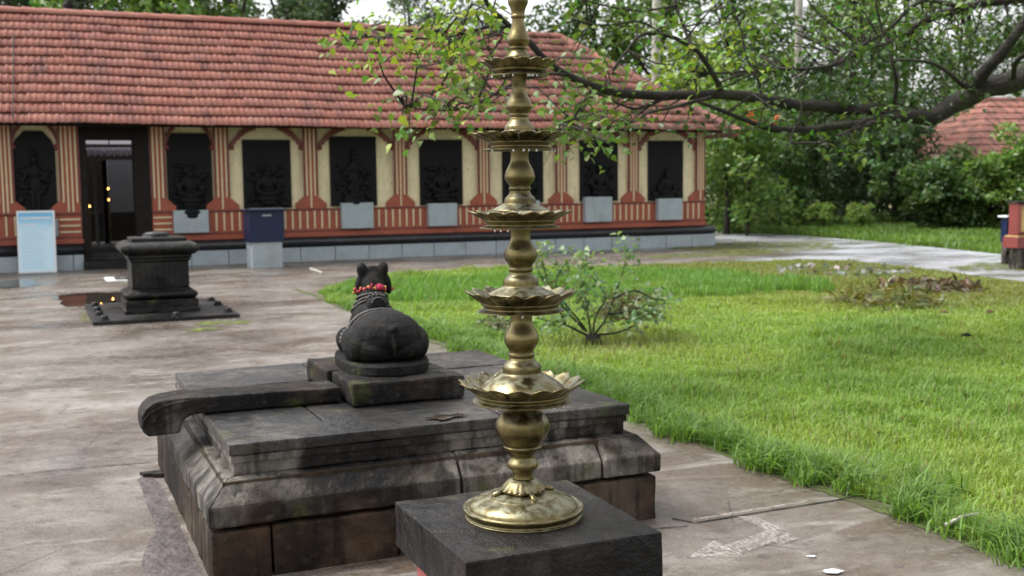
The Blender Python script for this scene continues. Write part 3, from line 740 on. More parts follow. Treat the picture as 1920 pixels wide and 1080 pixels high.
p = gz(232, 523); o = empty('offering_slab', (p[0]+.25, p[1], 0)); tag(o, 'low stone slab with a round black stone and white outline behind the altar', 'stone slab')
MB().box(-.55, .45, -.45, .40, -.01, .012).build('white_border', 'white', o); MB().box(-.40, .45, -.33, .38, .013, .05).build('slab', 'granite', o, bevel=.01)
MB().lathe([(.13, .051), (.16, .09), (.13, .13), (.05, .15), (0, .152)], n=18, cap=False).build('stone', 'darkgranite', o, smooth=True)

# ================================================================== BULL PLATFORM
BX0, BX1, BY0, BY1 = .575, 2.585, 4.33, 6.42
PF = empty('bull_platform', (1.58, 5.37, 0)); PO_ = Vector((1.58, 5.37, 0))
tag(PF, 'weathered stepped stone platform carrying the black stone bull', 'platform')
def pfb(b_, name, mat, **k):
    o = b_.build(name, mat, None, **k); o.parent = PF; o.matrix_parent_inverse = Matrix.Translation(-PO_); return o
pfb(MB().box(BX0+.06, BX1-.06, BY0+.06, BY1-.06, .0, .385), 'core', 'laterite')
for a, b_ in ((BX0, BX0+.235), (BX0+.243, 1.34), (1.345, 2.10), (2.108, BX1)):
    pfb(MB().box(a, b_, BY0, BY0+.3, -.02, .203), 'base_stone', 'laterite', bevel=.012, rough=.005, cut=.07)
for a, b_ in ((BY0+.305, 5.30), (5.31, BY1)):
    for x0_, x1_ in ((BX0, BX0+.3), (BX1-.3, BX1)):
        pfb(MB().box(x0_, x1_, a, b_, -.02, .203), 'base_stone', 'laterite', bevel=.012, rough=.005, cut=.07)
pfb(MB().box(BX0+.305, BX1-.305, BY1-.3, BY1, -.02, .203), 'base_stone', 'laterite', bevel=.012, rough=.005, cut=.07)
# chamfered course: four mitred runs, the front one of three stones
ch = [(0, .222), (0, .305), (.085, .392), (.22, .396), (.22, .222)]
def runx(a, b_, y0, s, m0, m1, nm='chamfer_stone'):     # along x, profile towards -y (s=1) or +y (s=-1); m0/m1 mitre flags
    mb = MB(); v = []
    for xx, m_ in ((a, m0), (b_, -m1)):
        for d_, z_ in ch: v.append((xx+m_*d_, y0+s*d_, z_))
    n = 5; f = [tuple(range(n)), tuple(range(2*n-1, n-1, -1))]+[(i, (i+1) % n, n+(i+1) % n, n+i) for i in range(n)]
    mb.add(v, f); pfb(mb, nm, 'granite', bevel=.01, rough=.006, cut=.06)
def runy(a, b_, x0_, s, m0, m1):
    mb = MB(); v = []
    for yy, m_ in ((a, m0), (b_, -m1)):
        for d_, z_ in ch: v.append((x0_+s*d_, yy+m_*d_, z_))
    n = 5; f = [tuple(range(n)), tuple(range(2*n-1, n-1, -1))]+[(i, (i+1) % n, n+(i+1) % n, n+i) for i in range(n)]
    mb.add(v, f); pfb(mb, 'chamfer_stone', 'granite', bevel=.01, rough=.006, cut=.06)
runx(BX0-.005, 1.62, BY0-.005, 1, 1, 0); runx(1.63, 2.30, BY0-.005, 1, 0, 0); runx(2.31, BX1+.02, BY0-.015, 1, 0, 1)
runy(BY0, BY1, BX0-.005, 1, 1, 1); runy(BY0, BY1, BX1+.005, -1, 1, 1); runx(BX0, BX1, BY1+.005, -1, 1, 1)
SX0, SX1, SY0, SY1 = .668, 2.495, 4.42, 6.33
# recessed band and overhanging top slabs
pfb(MB().box(SX0+.02, SX1-.02, SY0+.022, SY1-.02, .395, .466), 'neck_course', 'granite', bevel=.006, rough=.004, cut=.07)
pfb(MB().box(SX0+.008, SX1-.008, SY0+.010, SY1-.01, .445, .478), 'neck_fillet', 'granite', bevel=.006, rough=.003, cut=.08)
for (a, b_, c_, d_) in ((SX0, 1.865, SY0, 4.71), (1.872, SX1, SY0, 4.71), (SX0, 1.12, 4.716, 5.12), (1.126, SX1, 4.716, 5.12), (SX0, 1.55, 5.126, 5.75), (1.556, SX1, 5.126, 5.75), (SX0+.01, 1.38, 5.756, SY1), (1.386, SX1, 5.756, SY1)):
    pfb(MB().box(a, b_, c_, d_, .480, .527+random.uniform(-.003, .003)), 'top_slab', 'slabtop', bevel=.008, rough=.0035, cut=.06)
# plinth stones under the bull
for (a, b_, c_, d_) in ((1.32, 1.87, 4.93, 5.34), (1.30, 1.86, 5.346, 5.80)):
    pfb(MB().box(a, b_, c_, d_, .529, .636+random.uniform(-.002, .002)), 'bull_plinth_stone', 'granite', bevel=.012, rough=.006, cut=.05)
g = gz(840, 783, .53); sheet('puddle', blob(g[0], g[1], .085, .04, 40, .9, seed=9), .537, 'puddle')  # flat dark sheet drawn for a broken hole in the slab, not standing water
# spout channel: beam towards -x ending in a rounded drooping lip
sp_y0, sp_y1 = 5.08, 5.30
P = [(1.298, .530), (.672, .530), (.61, .530), (.575, .515), (.562, .490), (.556, .455), (.425, .445), (.402, .465), (.394, .50), (.398, .54), (.415, .572), (.445, .595), (.49, .607), (.56, .610), (.75, .606), (1.05, .602), (1.298, .600)]
pfb(MB().prism(P, sp_y0, sp_y1), 'water_spout', 'granite', bevel=.010, rough=.006, cut=.04)
for k in range(3):
    rr = .030+.028*k
    pts = [(.60-(.04+rr)*1.6*math.sin(q*math.pi/2/8), sp_y0-.002, .500+(rr+.01)*math.cos(q*math.pi/2/8)) for q in range(9)]
    pfb(MB().tube(pts, [.005]*9, 5), 'spout_groove', 'granite')

# ================================================================== STONE BULL
NB = empty('stone_bull', (1.592, 5.40, .634), R_(-4)); tag(NB, 'black stone bull statue lying on its round plinth with beads and a flower garland', 'statue')
nv = 40; ring = []
for k in range(nv):
    a = 2*math.pi*k/nv; ca, sa = math.cos(a), math.sin(a)
    ring.append((.215*math.copysign(abs(ca)**.75, ca), -.01+.355*math.copysign(abs(sa)**.75, sa)))
pm = MB(); v = []
for s_, z_ in ((1.0, .002), (1.01, .012), (1.01, .048), (.985, .060)):
    v += [(x_*s_, y_*s_, z_) for x_, y_ in ring]
f = [tuple(range(nv-1, -1, -1)), tuple(3*nv+k for k in range(nv))]
for i in range(3):
    for k in range(nv): k2 = (k+1) % nv; f.append((i*nv+k, i*nv+k2, (i+1)*nv+k2, (i+1)*nv+k))
pm.add(v, f).build('plinth', 'nandistone', NB)
zb = .058
BB = [((0, -.14, zb+.115), (.182, .185, .125)), ((0, -.02, zb+.112), (.165, .22, .115)), ((.0, .13, zb+.13), (.135, .14, .14)), ((0, .20, zb+.15), (.11, .11, .14)), ((0, .10, zb+.155), (.108, .105, .108)), ((0, .15, zb+.205), (.086, .09, .09)),
      ((0, .10, zb+.225), (.058, .08, .070), (.25, 0, 0)), ((0, .06, zb+.255), (.054, .056, .054)),
      ((.008, .20, zb+.25), (.080, .085, .10), (-.3, 0, 0)), ((.016, .235, zb+.32), (.070, .075, .08)),
      ((.022, .265, zb+.36), (.076, .080, .066)), ((.022, .335, zb+.335), (.046, .07, .044), (.5, 0, 0)), ((.022, .38, zb+.305), (.042, .035, .036)),
      ((-.160, -.12, zb+.075), (.055, .15, .085)), ((.160, -.12, zb+.075), (.055, .15, .085)), ((-.135, -.02, zb+.05), (.06, .10, .05)), ((.135, -.02, zb+.05), (.06, .10, .05)),
      ((-.135, .17, zb+.06), (.06, .10, .07)), ((.13, .17, zb+.06), (.055, .10, .062)), ((-.13, .25, zb+.03), (.04, .08, .035)), ((.13, .25, zb+.03), (.04, .08, .035)),
      ((-.06, -.20, zb+.06), (.13, .105, .075)), ((.06, -.20, zb+.06), (.13, .105, .075)), ((0, -.315, zb+.165), (.022, .018, .022), (.35, 0, 0)), ((0, -.322, zb+.10), (.009, .010, .075)),
      ((-.034, .245, zb+.415), (.030, .030, .044), (0, -.12, 0)), ((.078, .245, zb+.415), (.030, .030, .044), (0, .12, 0)),
      ((-.058, .235, zb+.335), (.019, .026, .055), (0, .10, 0)), ((.102, .235, zb+.335), (.019, .026, .055), (0, -.10, 0)), ((.022, .25, zb+.405), (.046, .035, .034))]
body = sculpt('body', BB, 'nandistone', NB, .0065, 4)
bv = [Vector(p.co) for p in body.data.vertices]; bvh = BVHTree.FromPolygons(bv, [tuple(p.vertices) for p in body.data.polygons])
def on_body(p, d):
    h_ = bvh.ray_cast(Vector(p), Vector(d).normalized()); return h_[0], h_[1]
def strand(name, pts_from, bead, mat, off=0.0, alt=None):
    mb = MB(); mb2 = MB()
    for k, (o_, d_) in enumerate(pts_from):
        h_, n_ = on_body(o_, d_)
        if h_ is None: continue
        (mb2 if alt and k % 2 else mb).ball(h_+n_*(bead*.45+off), bead*(1 if not alt else random.uniform(.8, 1.2)), 7, 5)
    mb.build(name, mat, NB, smooth=True)
    if alt: mb2.build(name, alt, NB, smooth=True)
def girdle(yc, slope, n, z0=.02, tilt=0):            # rays towards the spine axis in a slanted plane
    out = []
    for k in range(n):
        a = R_(-12)+R_(204)*k/(n-1); dx, dz = math.cos(a), math.sin(a)
        out.append(((dx*.5, yc+slope*dz*.5+tilt*dx*.5, zb+.12+dz*.5), (-dx, -slope*dz-tilt*dx, -dz)))
    return out
strand('bead_band', girdle(-.015, .02, 46), .012, 'beadstone'); strand('bead_band', girdle(-.045, .02, 110), .0055, 'beadstone'); strand('bead_band', girdle(.015, .02, 110), .0055, 'beadstone')
def collar(zc, yc, n, a0=0, a1=360, sl_=-.25):
    out = []
    for k in range(n):
        a = R_(a0+(a1-a0)*k/n); dx, dy = math.cos(a), math.sin(a)
        out.append(((dx*.4, yc+dy*.4, zb+zc+sl_*dy*.4), (-dx, -dy, -sl_*-dy*-1)))
    return out
strand('necklace', collar(.275, .20, 44, sl_=-.35), .008, 'beadstone'); strand('necklace', collar(.248, .20, 48, sl_=-.42), .0075, 'beadstone'); strand('necklace', collar(.222, .19, 52, sl_=-.5), .0075, 'beadstone')
mb = MB()                                             # carved tassel pad on the left flank
for k in range(26):
    h_, n_ = on_body((-.5, random.uniform(.0, .09), zb+random.uniform(.07, .15)), (1, 0, 0))
    if h_: mb.ball(h_+n_*.004, .012, 7, 5)
mb.build('tassel', 'beadstone', NB, smooth=True)
gl = collar(.312, .222, 40, sl_=-.25)
for nm, m_, sel in (('garland', 'garland_red', 0), ('garland', 'garland_yellow', 1), ('garland', 'garland_pink', 2)):
    mb = MB()
    for k, (o_, d_) in enumerate(gl):
        if k % 3 != sel: continue
        h_, n_ = on_body(o_, d_)
        if h_ is None: continue
        for q in range(2):
            c_ = h_+n_*(.004+.006*random.random())+Vector((random.uniform(-.006, .006), random.uniform(-.006, .006), random.uniform(-.010, .010)))
            mb.ball(c_, (random.uniform(.004, .007), random.uniform(.004, .007), random.uniform(.006, .011)), 6, 4)
    mb.build(nm, m_, NB, smooth=True)
h_, n_ = on_body((.032, -.3, zb+.325), (0, 1, 0))
if h_ is None: h_, n_ = Vector((.04, .16, zb+.32)), Vector((0, -1, 0))
mb = MB(); mb.ball(h_+n_*.008, .015, 9, 7)
for k in range(7): mb.ball(h_+n_*.012+Vector((math.cos(k)*.011, 0, math.sin(k)*.011)), .008, 6, 5)
mb.build('flower', 'garland_pink', NB, smooth=True)

# ================================================================== LAMP PEDESTAL AND BRASS LAMP
PX0, PX1, PY0, PY1, PZ = 1.060, 1.700, 2.810, 3.467, .500
pd = empty('lamp_pedestal', (1.38, 3.138, 0)); tag(pd, 'square pink pedestal with a thick black stone top under the brass lamp', 'pedestal')
hx, hy = (PX1-PX0)/2, (PY1-PY0)/2
MB().box(-hx, hx, -hy, hy, PZ-.150, PZ).build('top_slab', 'pedtop', pd, bevel=.007, rough=.004, cut=.03)
MB().box(-hx+.055, hx-.055, -hy+.055, hy-.055, -.01, PZ-.152).build('body', 'pink', pd, bevel=.006)
LX, LY = 1.386, 3.142
hvec = np.array([LX, LY, 0.0])
af, au = hvec@fw, hvec@up
def zpx(y):
    k = 540-y; return H+(k*af-F*au)/(F*up[2]-k*fw[2])
def rpx(hw, y):
    d = np.array([LX, LY, zpx(y)-H]); return hw*(d@fw)/F
ZB = PZ+.001
LM = empty('brass_lamp', (LX, LY, ZB)); tag(LM, 'tall tiered brass oil lamp with five petalled trays on the black pedestal', 'lamp')
def sm(pr, n=4):                                     # Catmull-Rom through profile points
    out = []
    for i in range(len(pr)-1):
        p0, p1, p2, p3 = [np.array(pr[max(0, min(len(pr)-1, j))]) for j in (i-1, i, i+1, i+2)]
        for k in range(n):
            t_ = k/n; q = .5*((2*p1)+(-p0+p2)*t_+(2*p0-5*p1+4*p2-p3)*t_**2+(-p0+3*p1-3*p2+p3)*t_**3)
            out.append((max(.0005, q[0]), q[1]))
    out.append(tuple(pr[-1])); return out
def lprof(L_): return [(rpx(h_, y), zpx(y)-ZB) for y, h_ in L_]
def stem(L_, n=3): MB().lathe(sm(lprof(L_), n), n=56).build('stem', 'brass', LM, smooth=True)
# sections from top to bottom: (pixel row, half width)
stem([(-52, 9), (-40, 12), (-25, 13), (-6, 13), (-2, 18), (2, 19), (8, 18), (14, 15), (22, 12.8), (28, 12.4), (29.5, 13.6), (33, 13.6), (34.5, 12), (37, 11.3), (46, 12.2), (57, 15), (68, 19.6), (75, 21.7), (80, 20.8), (85, 18), (87.5, 15.6), (88.5, 16.8), (92.5, 16.8), (94, 15), (98, 16), (103, 19.5), (107, 21.6), (110, 22), (113, 28)])
stem([(140, 16), (146, 15.6), (158, 13.8), (166, 13.5), (176, 15.2), (188, 20.6), (198, 24.6), (203, 24.4), (209, 20), (213, 17.2), (214, 18), (218, 18), (219.5, 16.2), (221, 17.6), (226, 18.6), (232, 23.5), (237, 27.2), (242, 28.4), (245, 29), (248, 36)])
stem([(280, 18), (285, 17.2), (295, 16.8), (305, 18.4), (318, 25), (328, 28.4), (334, 28.8), (341, 25), (347, 20.6), (351, 19.4), (352, 20.8), (356, 20.8), (357.5, 18.8), (360, 19.6), (365, 21.8), (370, 27), (375, 29.6), (381, 30.6), (383, 33), (388, 44), (394, 56)])
stem([(425, 19), (433, 18.6), (446, 18.6), (456, 22), (468, 28.8), (477, 31.2), (484, 30.4), (492, 25.5), (498, 22), (502, 21.4), (503, 22.6), (508, 22.6), (509.5, 20.6), (512, 21.6), (516, 23.6), (521, 29.6), (527, 32.8), (534, 33.6), (537, 36), (544, 50), (551, 64)])
stem([(580, 21), (592, 20.4), (602, 20.4), (613, 24), (626, 30.6), (635, 32.8), (643, 31.2), (650, 27), (656, 23.6), (661, 23), (662, 25), (667, 25), (669, 22.8), (672, 23.6), (676, 26), (682, 33), (687, 36), (694, 36.6), (699, 38), (706, 52), (716, 68), (727, 79)])
stem([(755, 30), (768, 33.5), (776, 41), (788, 49), (798, 51.2), (808, 49.8), (820, 43.5), (830, 36.4), (834, 35), (836, 36.6), (839, 34), (845, 26), (852, 22.2), (857, 21.8), (861, 24.6), (866, 28.4), (871, 29.2), (876, 27.6), (880, 22), (884, 19.4), (890, 18.8), (896, 20)])
TR = [(114, 73, 131, 52, 45, 143.5, 54.5, 20), (249, 92, 266, 60, 55, 281.5, 68.5, 28), (395, 99, 412, 69, 64, 427.5, 76.5, 52), (544, 107, 567, 76, 71, 583, 81.5, 60), (712, 120, 737, 88, 83, 751, 92.5, 74)]
NP = 16
for ti, (yt, rtip, yb_, rb_, rw, yf, rf, rin) in enumerate(TR):
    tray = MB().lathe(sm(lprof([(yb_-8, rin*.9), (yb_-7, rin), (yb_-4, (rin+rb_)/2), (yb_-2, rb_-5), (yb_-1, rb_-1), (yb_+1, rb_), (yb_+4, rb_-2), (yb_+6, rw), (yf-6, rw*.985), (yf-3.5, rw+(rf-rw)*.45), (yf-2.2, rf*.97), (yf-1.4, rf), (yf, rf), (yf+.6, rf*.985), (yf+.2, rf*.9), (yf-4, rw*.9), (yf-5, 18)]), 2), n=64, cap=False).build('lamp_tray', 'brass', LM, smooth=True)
    za, zt_ = zpx(yb_)-ZB, zpx(yt)-ZB; ra, rt_ = rpx(rb_-2, yb_), rpx(rtip, yt)
    nt_, nsr = 8, 8; v = []
    sharp = .80 if ti < 2 else .93
    for side in (0, 1):
        for i in range(nsr+1):
            s_ = i/nsr
            for j in range(nt_+1):
                t_ = -1+2*j/nt_
                half = math.pi/NP*1.004*(1.0 if s_ < .62 else 1-sharp*((s_-.62)/.38)**(1.7 if ti < 2 else 1.0))
                rr = ra+(rt_-ra)*s_
                ang = half*t_
                cup = (1-t_*t_)
                z_ = za+(zt_-za)*(1.25*s_-.25*s_**2) - rpx(1.9, yb_)*cup*math.sin(math.pi*min(1, s_*.9+.05)) - rpx(.9, yb_)*cup*s_
                rr -= rpx(1.2, yb_)*abs(t_)**3*(1-s_)
                if side: rr -= rpx(1.3, yb_)*(1-.3*s_); z_ += rpx(1.1, yb_)
                v.append((rr*math.cos(ang), rr*math.sin(ang), z_))
    n1 = nt_+1; o_ = (nsr+1)*n1; f = []
    for i in range(nsr):
        for j in range(nt_):
            a = i*n1+j; f.append((a, a+1, a+n1+1, a+n1)); f.append((o_+a+n1, o_+a+n1+1, o_+a+1, o_+a))
    for i in range(nsr): f.append((i*n1, (i+1)*n1, o_+(i+1)*n1, o_+i*n1)); a = i*n1+nt_; f.append((a+n1, a, o_+a, o_+a+n1))
    for j in range(nt_): a = nsr*n1+j; f.append((a, a+1, o_+a+1, o_+a)); f.append((j+1, j, o_+j, o_+j+1))
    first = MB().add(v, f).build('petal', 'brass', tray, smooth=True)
    for k in range(NP):
        if k == 0: first.rotation_euler = (0, 0, .11+ti*.05)
        else: inst(first, 'petal', tray, (0, 0, 0), (0, 0, .11+ti*.05+2*math.pi*k/NP+random.uniform(-.012, .012)))
    # raindrops hanging under the foot rim
    mb = MB(); zf = zpx(yf)-ZB; rr = rpx(rf, yf)
    for k in range(9 if ti < 2 else 3):
        a = random.uniform(-math.pi, 0)+YAW*-1; mb.lathe([(.0006, .0015), (.0022, -.0015), (.003, -.0045), (.0018, -.0072), (.0003, -.008)], (rr*.985*math.cos(a), rr*.985*math.sin(a), zf), 8)
    o = mb.build('water_drops', 'water', LM, smooth=True); o['kind'] = 'stuff'
# acanthus collar
zc0, zc1 = zpx(897)-ZB, zpx(915)-ZB; rc0, rc1 = rpx(20, 897), rpx(42, 914)
mb = MB(); n = 20; m = 7; v = []
for i in range(m+1):
    s_ = i/m
    for k in range(n*6):
        a = 2*math.pi*k/(n*6); lobe = abs(math.sin(a*n/2))**.6
        r_ = rc0+(rc1-rc0)*s_**.85+rpx(1.8, 905)*(lobe-.5)*s_; z_ = zc0+(zc1-zc0)*s_**1.6-rpx(2.2, 905)*(1-lobe)*0
        if i == m: r_ -= rpx(2.5, 905)*(1-lobe); z_ += rpx(2.5, 905)*(1-lobe)
        v.append((r_*math.cos(a), r_*math.sin(a), z_))
N6 = n*6; f = [(i*N6+k, i*N6+(k+1) % N6, (i+1)*N6+(k+1) % N6, (i+1)*N6+k) for i in range(m) for k in range(N6)]
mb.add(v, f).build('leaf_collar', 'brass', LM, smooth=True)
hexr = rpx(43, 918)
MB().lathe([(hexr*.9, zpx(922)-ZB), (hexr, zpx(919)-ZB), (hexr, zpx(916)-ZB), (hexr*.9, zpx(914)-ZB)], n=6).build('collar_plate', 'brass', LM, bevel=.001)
for k in range(4):
    a = R_(20+90*k)-YAW
    def q_(r_, y_): return (rpx(r_, y_)*math.cos(a), rpx(r_, y_)*math.sin(a), zpx(y_)-ZB)
    fo = MB().tube([q_(38, 917), q_(48, 919), q_(56, 922), q_(62, 926)], [.006, .0085, .0095, .004], 10).build('claw_foot', 'brass', LM, smooth=True)
    for s_ in (-1, 0, 1):
        a2 = a+s_*.055; MB().ball((rpx(60, 925)*math.cos(a2), rpx(60, 925)*math.sin(a2), zpx(926.5)-ZB), (.0045, .0045, .0045), 7, 5).build('toe', 'brass', fo, smooth=True)
bp = [(921, 10), (921.5, 40), (923, 52), (926, 64), (926.4, 66), (927.5, 66.5), (931, 78), (937, 92), (943, 99), (946.5, 101), (949.5, 102), (950, 104), (948, 107), (947, 111), (948, 112.8), (951.5, 113), (954, 112), (955.5, 107.5), (959, 105.5), (962, 106.5), (963.5, 109), (965.5, 109.6)]
base_pr = lprof(bp); base_pr[-1] = (base_pr[-1][0], 0.0); base_pr[-2] = (base_pr[-2][0], .004)
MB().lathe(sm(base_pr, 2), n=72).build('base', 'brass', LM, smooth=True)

# ================================================================== LEAVES AND TREES
def unit(a): return a/np.linalg.norm(a, axis=1, keepdims=True)
def leaves(P, size, col, up_bias=.6, shape='diamond', aspect=.5, droop=0.0):
    """folded leaf faces at points P; size (n,), col (n,3)"""
    n = len(P)
    nrm = rng.normal(size=(n, 3)); nrm[:, 2] = np.abs(nrm[:, 2])+up_bias; nrm = unit(nrm)
    d = rng.normal(size=(n, 3)); d[:, 2] -= droop; d = unit(d-nrm*np.sum(d*nrm, 1, keepdims=True)); s_ = np.cross(nrm, d)
    L_ = size[:, None]
    if shape == 'diamond':
        tpl = np.array([(0, 0, 0), (.45, aspect*.5, .10), (1, 0, -.06), (.45, -aspect*.5, .10)])
        fa = np.array([(0, 1, 2, 3)])
    else:
        tpl = np.array([(0, 0, 0), (.12, .26, .05), (.42, .36, .10), (.75, .16, .03), (1.06, 0, -.10), (.75, -.16, .03), (.42, -.36, .10), (.12, -.26, .05), (.45, 0, 0)])
        fa = np.array([(0, 1, 2, 8), (8, 2, 3, 4), (8, 4, 5, 6), (0, 8, 6, 7)])
    V = np.concatenate([(P+L_*(q[0]*d+q[1]*s_+q[2]*nrm))[:, None, :] for q in tpl], 1).reshape(-1, 3)
    k = len(tpl)
    Fa = (np.arange(n)[:, None, None]*k+fa[None]).reshape(-1, 4)
    return V, Fa, np.repeat(col, k, 0)
def cloud(cs, rs, n, shell=.5):
    k = rng.integers(0, len(cs), n); w_ = np.array([np.prod(r_)**(2/3) for r_ in rs]); k = rng.choice(len(cs), n, p=w_/w_.sum())
    d = unit(rng.normal(size=(n, 3))); rad = (shell+(1-shell)*rng.random(n)**.5)[:, None]
    return np.array(cs)[k]+d*rad*np.array(rs)[k], k
def vary(base, n, amt=.25, clump=None, yellow=.12):
    c_ = np.tile(np.array(base), (n, 1))*(1+amt*rng.normal(size=(n, 1)))
    c_[:, 0] *= 1+yellow*rng.normal(size=n)*1.5
    if clump is not None: c_ *= clump[:, None]
    return np.clip(c_, .004, .6)
def make_tree(name, label, cat, base, h, cw, n, lsize, col, zlow=.35, trunk_r=.16, group=None, nb=9, bark='bark', seed=0, lean=(0, 0), flat=.8, shell=.35, gap=1.0):
    r_ = random.Random(seed); root = empty(name, tuple(base)); tag(root, label, cat, group)
    top = np.array([lean[0], lean[1], h*.9])
    tr = MB(); m = 7
    tr.tube([(top[0]*k/m+(r_.uniform(-.1, .1)*trunk_r*5 if 0 < k < m else 0), top[1]*k/m, top[2]*k/m-(.03 if k == 0 else 0)) for k in range(m+1)], [trunk_r*(1.25 if k == 0 else 1-.75*k/m) for k in range(m+1)], 8, .15).build('trunk', bark, root, smooth=True)
    cs, rs = [], []; lm = MB()
    for q in range(nb):
        a = r_.uniform(0, 2*math.pi); z_ = h*(zlow+(1-zlow)*(q+.5)/nb*r_.uniform(.85, 1.05)); e = 1-abs((z_/h-(zlow+1)/2)/((1-zlow)/2+.01))**2*.6
        rad = cw*e*r_.uniform(.25, .75)*gap; s_ = cw*r_.uniform(.28, .46)
        c_ = (top[0]*z_/h+rad*math.cos(a), top[1]*z_/h+rad*math.sin(a), z_); cs.append(c_); rs.append((s_, s_, s_*flat))
        z1 = z_*r_.uniform(.6, .8); st = (top[0]*z1/h, top[1]*z1/h, z1)
        lm.tube([st, tuple((np.array(st)+np.array(c_))/2+np.array([0, 0, -.05*h*.2])), c_], [trunk_r*.45, trunk_r*.3, trunk_r*.1], 6)
        for q2 in range(3):
            c2 = tuple(np.array(c_)+np.array([r_.gauss(0, 1), r_.gauss(0, 1), r_.gauss(0, .6)])*s_*.9)
            cs.append(c2); rs.append((s_*.5, s_*.5, s_*.42)); lm.tube([c_, c2], [trunk_r*.1, trunk_r*.04], 5)
    lm.build('branches', bark, root, smooth=True)
    P_, k = cloud(cs, rs, n, shell)
    P_[:, 2] = np.maximum(P_[:, 2], .05)
    cl = np.array([r_.uniform(.75, 1.25) for _ in cs])[k]
    V, Fa, C_ = leaves(P_, lsize*(.6+.8*rng.random(n)), vary(col, n, .22, cl), .3)
    o = np_mesh('crown', V, Fa, 'leaf', root, C_); o['kind'] = 'stuff'
    return root
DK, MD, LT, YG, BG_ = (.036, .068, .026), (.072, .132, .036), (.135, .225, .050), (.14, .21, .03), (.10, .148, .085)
# trees standing behind the hall and beyond the path (pixel column, distance)
TREES = [(-30, 40, 13, 4.5, DK, 'tall dark tree behind the far left end of the hall roof'),
         (85, 44, 12, 4.0, DK, 'dark tree behind the stone finial on the roof ridge'),
         (215, 46, 12.5, 3.2, DK, 'dark tree between the finial and the bright rounded trees'),
         (320, 36, 9.6, 3.0, LT, 'bright rounded tree behind the roof ridge, nearest the finial'),
         (450, 38, 10.5, 3.4, MD, 'mid green tree behind the roof ridge right of the brightest tree'),
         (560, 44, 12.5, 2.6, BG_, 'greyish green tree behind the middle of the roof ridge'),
         (625, 48, 14, 2.4, DK, 'dark tree left of the bright gap of sky above the roof'),
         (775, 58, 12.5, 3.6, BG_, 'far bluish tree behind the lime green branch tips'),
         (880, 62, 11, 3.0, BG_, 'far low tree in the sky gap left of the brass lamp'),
         (1120, 42, 11.5, 3.6, MD, 'mid green tree right of the brass lamp behind the hip of the roof'),
         (1235, 40, 13, 3.2, LT, 'leafy tree behind the hip of the roof beside the pale trunk'),
         (1370, 46, 15, 4.2, MD, 'tall tree behind the lower end of the roof hip'),
         (1590, 46, 13, 3.6, LT, 'light green tree behind the long overhanging limb'),
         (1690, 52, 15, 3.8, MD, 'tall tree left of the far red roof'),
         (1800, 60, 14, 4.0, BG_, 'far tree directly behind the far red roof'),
         (1960, 56, 13, 3.5, MD, 'tree behind the right end of the far red roof')]
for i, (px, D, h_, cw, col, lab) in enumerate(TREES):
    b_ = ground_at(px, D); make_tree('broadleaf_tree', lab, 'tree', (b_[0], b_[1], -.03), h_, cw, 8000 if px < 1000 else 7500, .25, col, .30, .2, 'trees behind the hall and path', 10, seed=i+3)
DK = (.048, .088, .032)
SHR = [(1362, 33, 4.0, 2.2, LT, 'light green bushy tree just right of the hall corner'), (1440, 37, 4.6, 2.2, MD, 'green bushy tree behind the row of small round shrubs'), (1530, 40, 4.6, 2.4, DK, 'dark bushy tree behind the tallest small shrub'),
       (1625, 41, 4.8, 2.4, DK, 'darkest bushy tree seen below the long limb'), (1700, 38, 3.4, 1.9, DK, 'dark leafy bush left of the far red roof'), (1765, 33, 2.3, 1.3, MD, 'leafy bush in front of the left end of the far roof'),
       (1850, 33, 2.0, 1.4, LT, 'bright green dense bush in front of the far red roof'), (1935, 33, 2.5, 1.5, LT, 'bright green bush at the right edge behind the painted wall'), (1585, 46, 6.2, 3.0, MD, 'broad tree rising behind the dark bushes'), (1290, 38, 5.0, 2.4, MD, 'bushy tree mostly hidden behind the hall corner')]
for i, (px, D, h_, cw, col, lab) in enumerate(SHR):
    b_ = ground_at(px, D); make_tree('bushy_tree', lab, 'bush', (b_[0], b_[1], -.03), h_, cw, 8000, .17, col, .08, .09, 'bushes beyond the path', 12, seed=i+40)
for i, (px, y, hpx, wpx, lab) in enumerate(((1347, 418, 34, 22, 'small pale shrub at the foot of the hall corner'), (1447, 425, 30, 34, 'leftmost of the four small round shrubs beside the path'), (1487, 430, 38, 42, 'second small round shrub from the left beside the path'), (1545, 432, 44, 50, 'widest of the small round shrubs beside the path'), (1617, 432, 42, 44, 'rightmost upright small shrub beside the path'))):
    g = gz(x=px, y=y); D = g@fw-CAM@fw; hh = 1.15*hpx*D/F; ww = 1.15*wpx*D/F
    make_tree('round_shrub', lab, 'shrub', (g[0], g[1], -.03), hh, ww*.62, 1500, .085, (.22, .33, .08) if i else (.23, .32, .09), .35, .025, 'small shrubs beside the path', 6, seed=i+80)
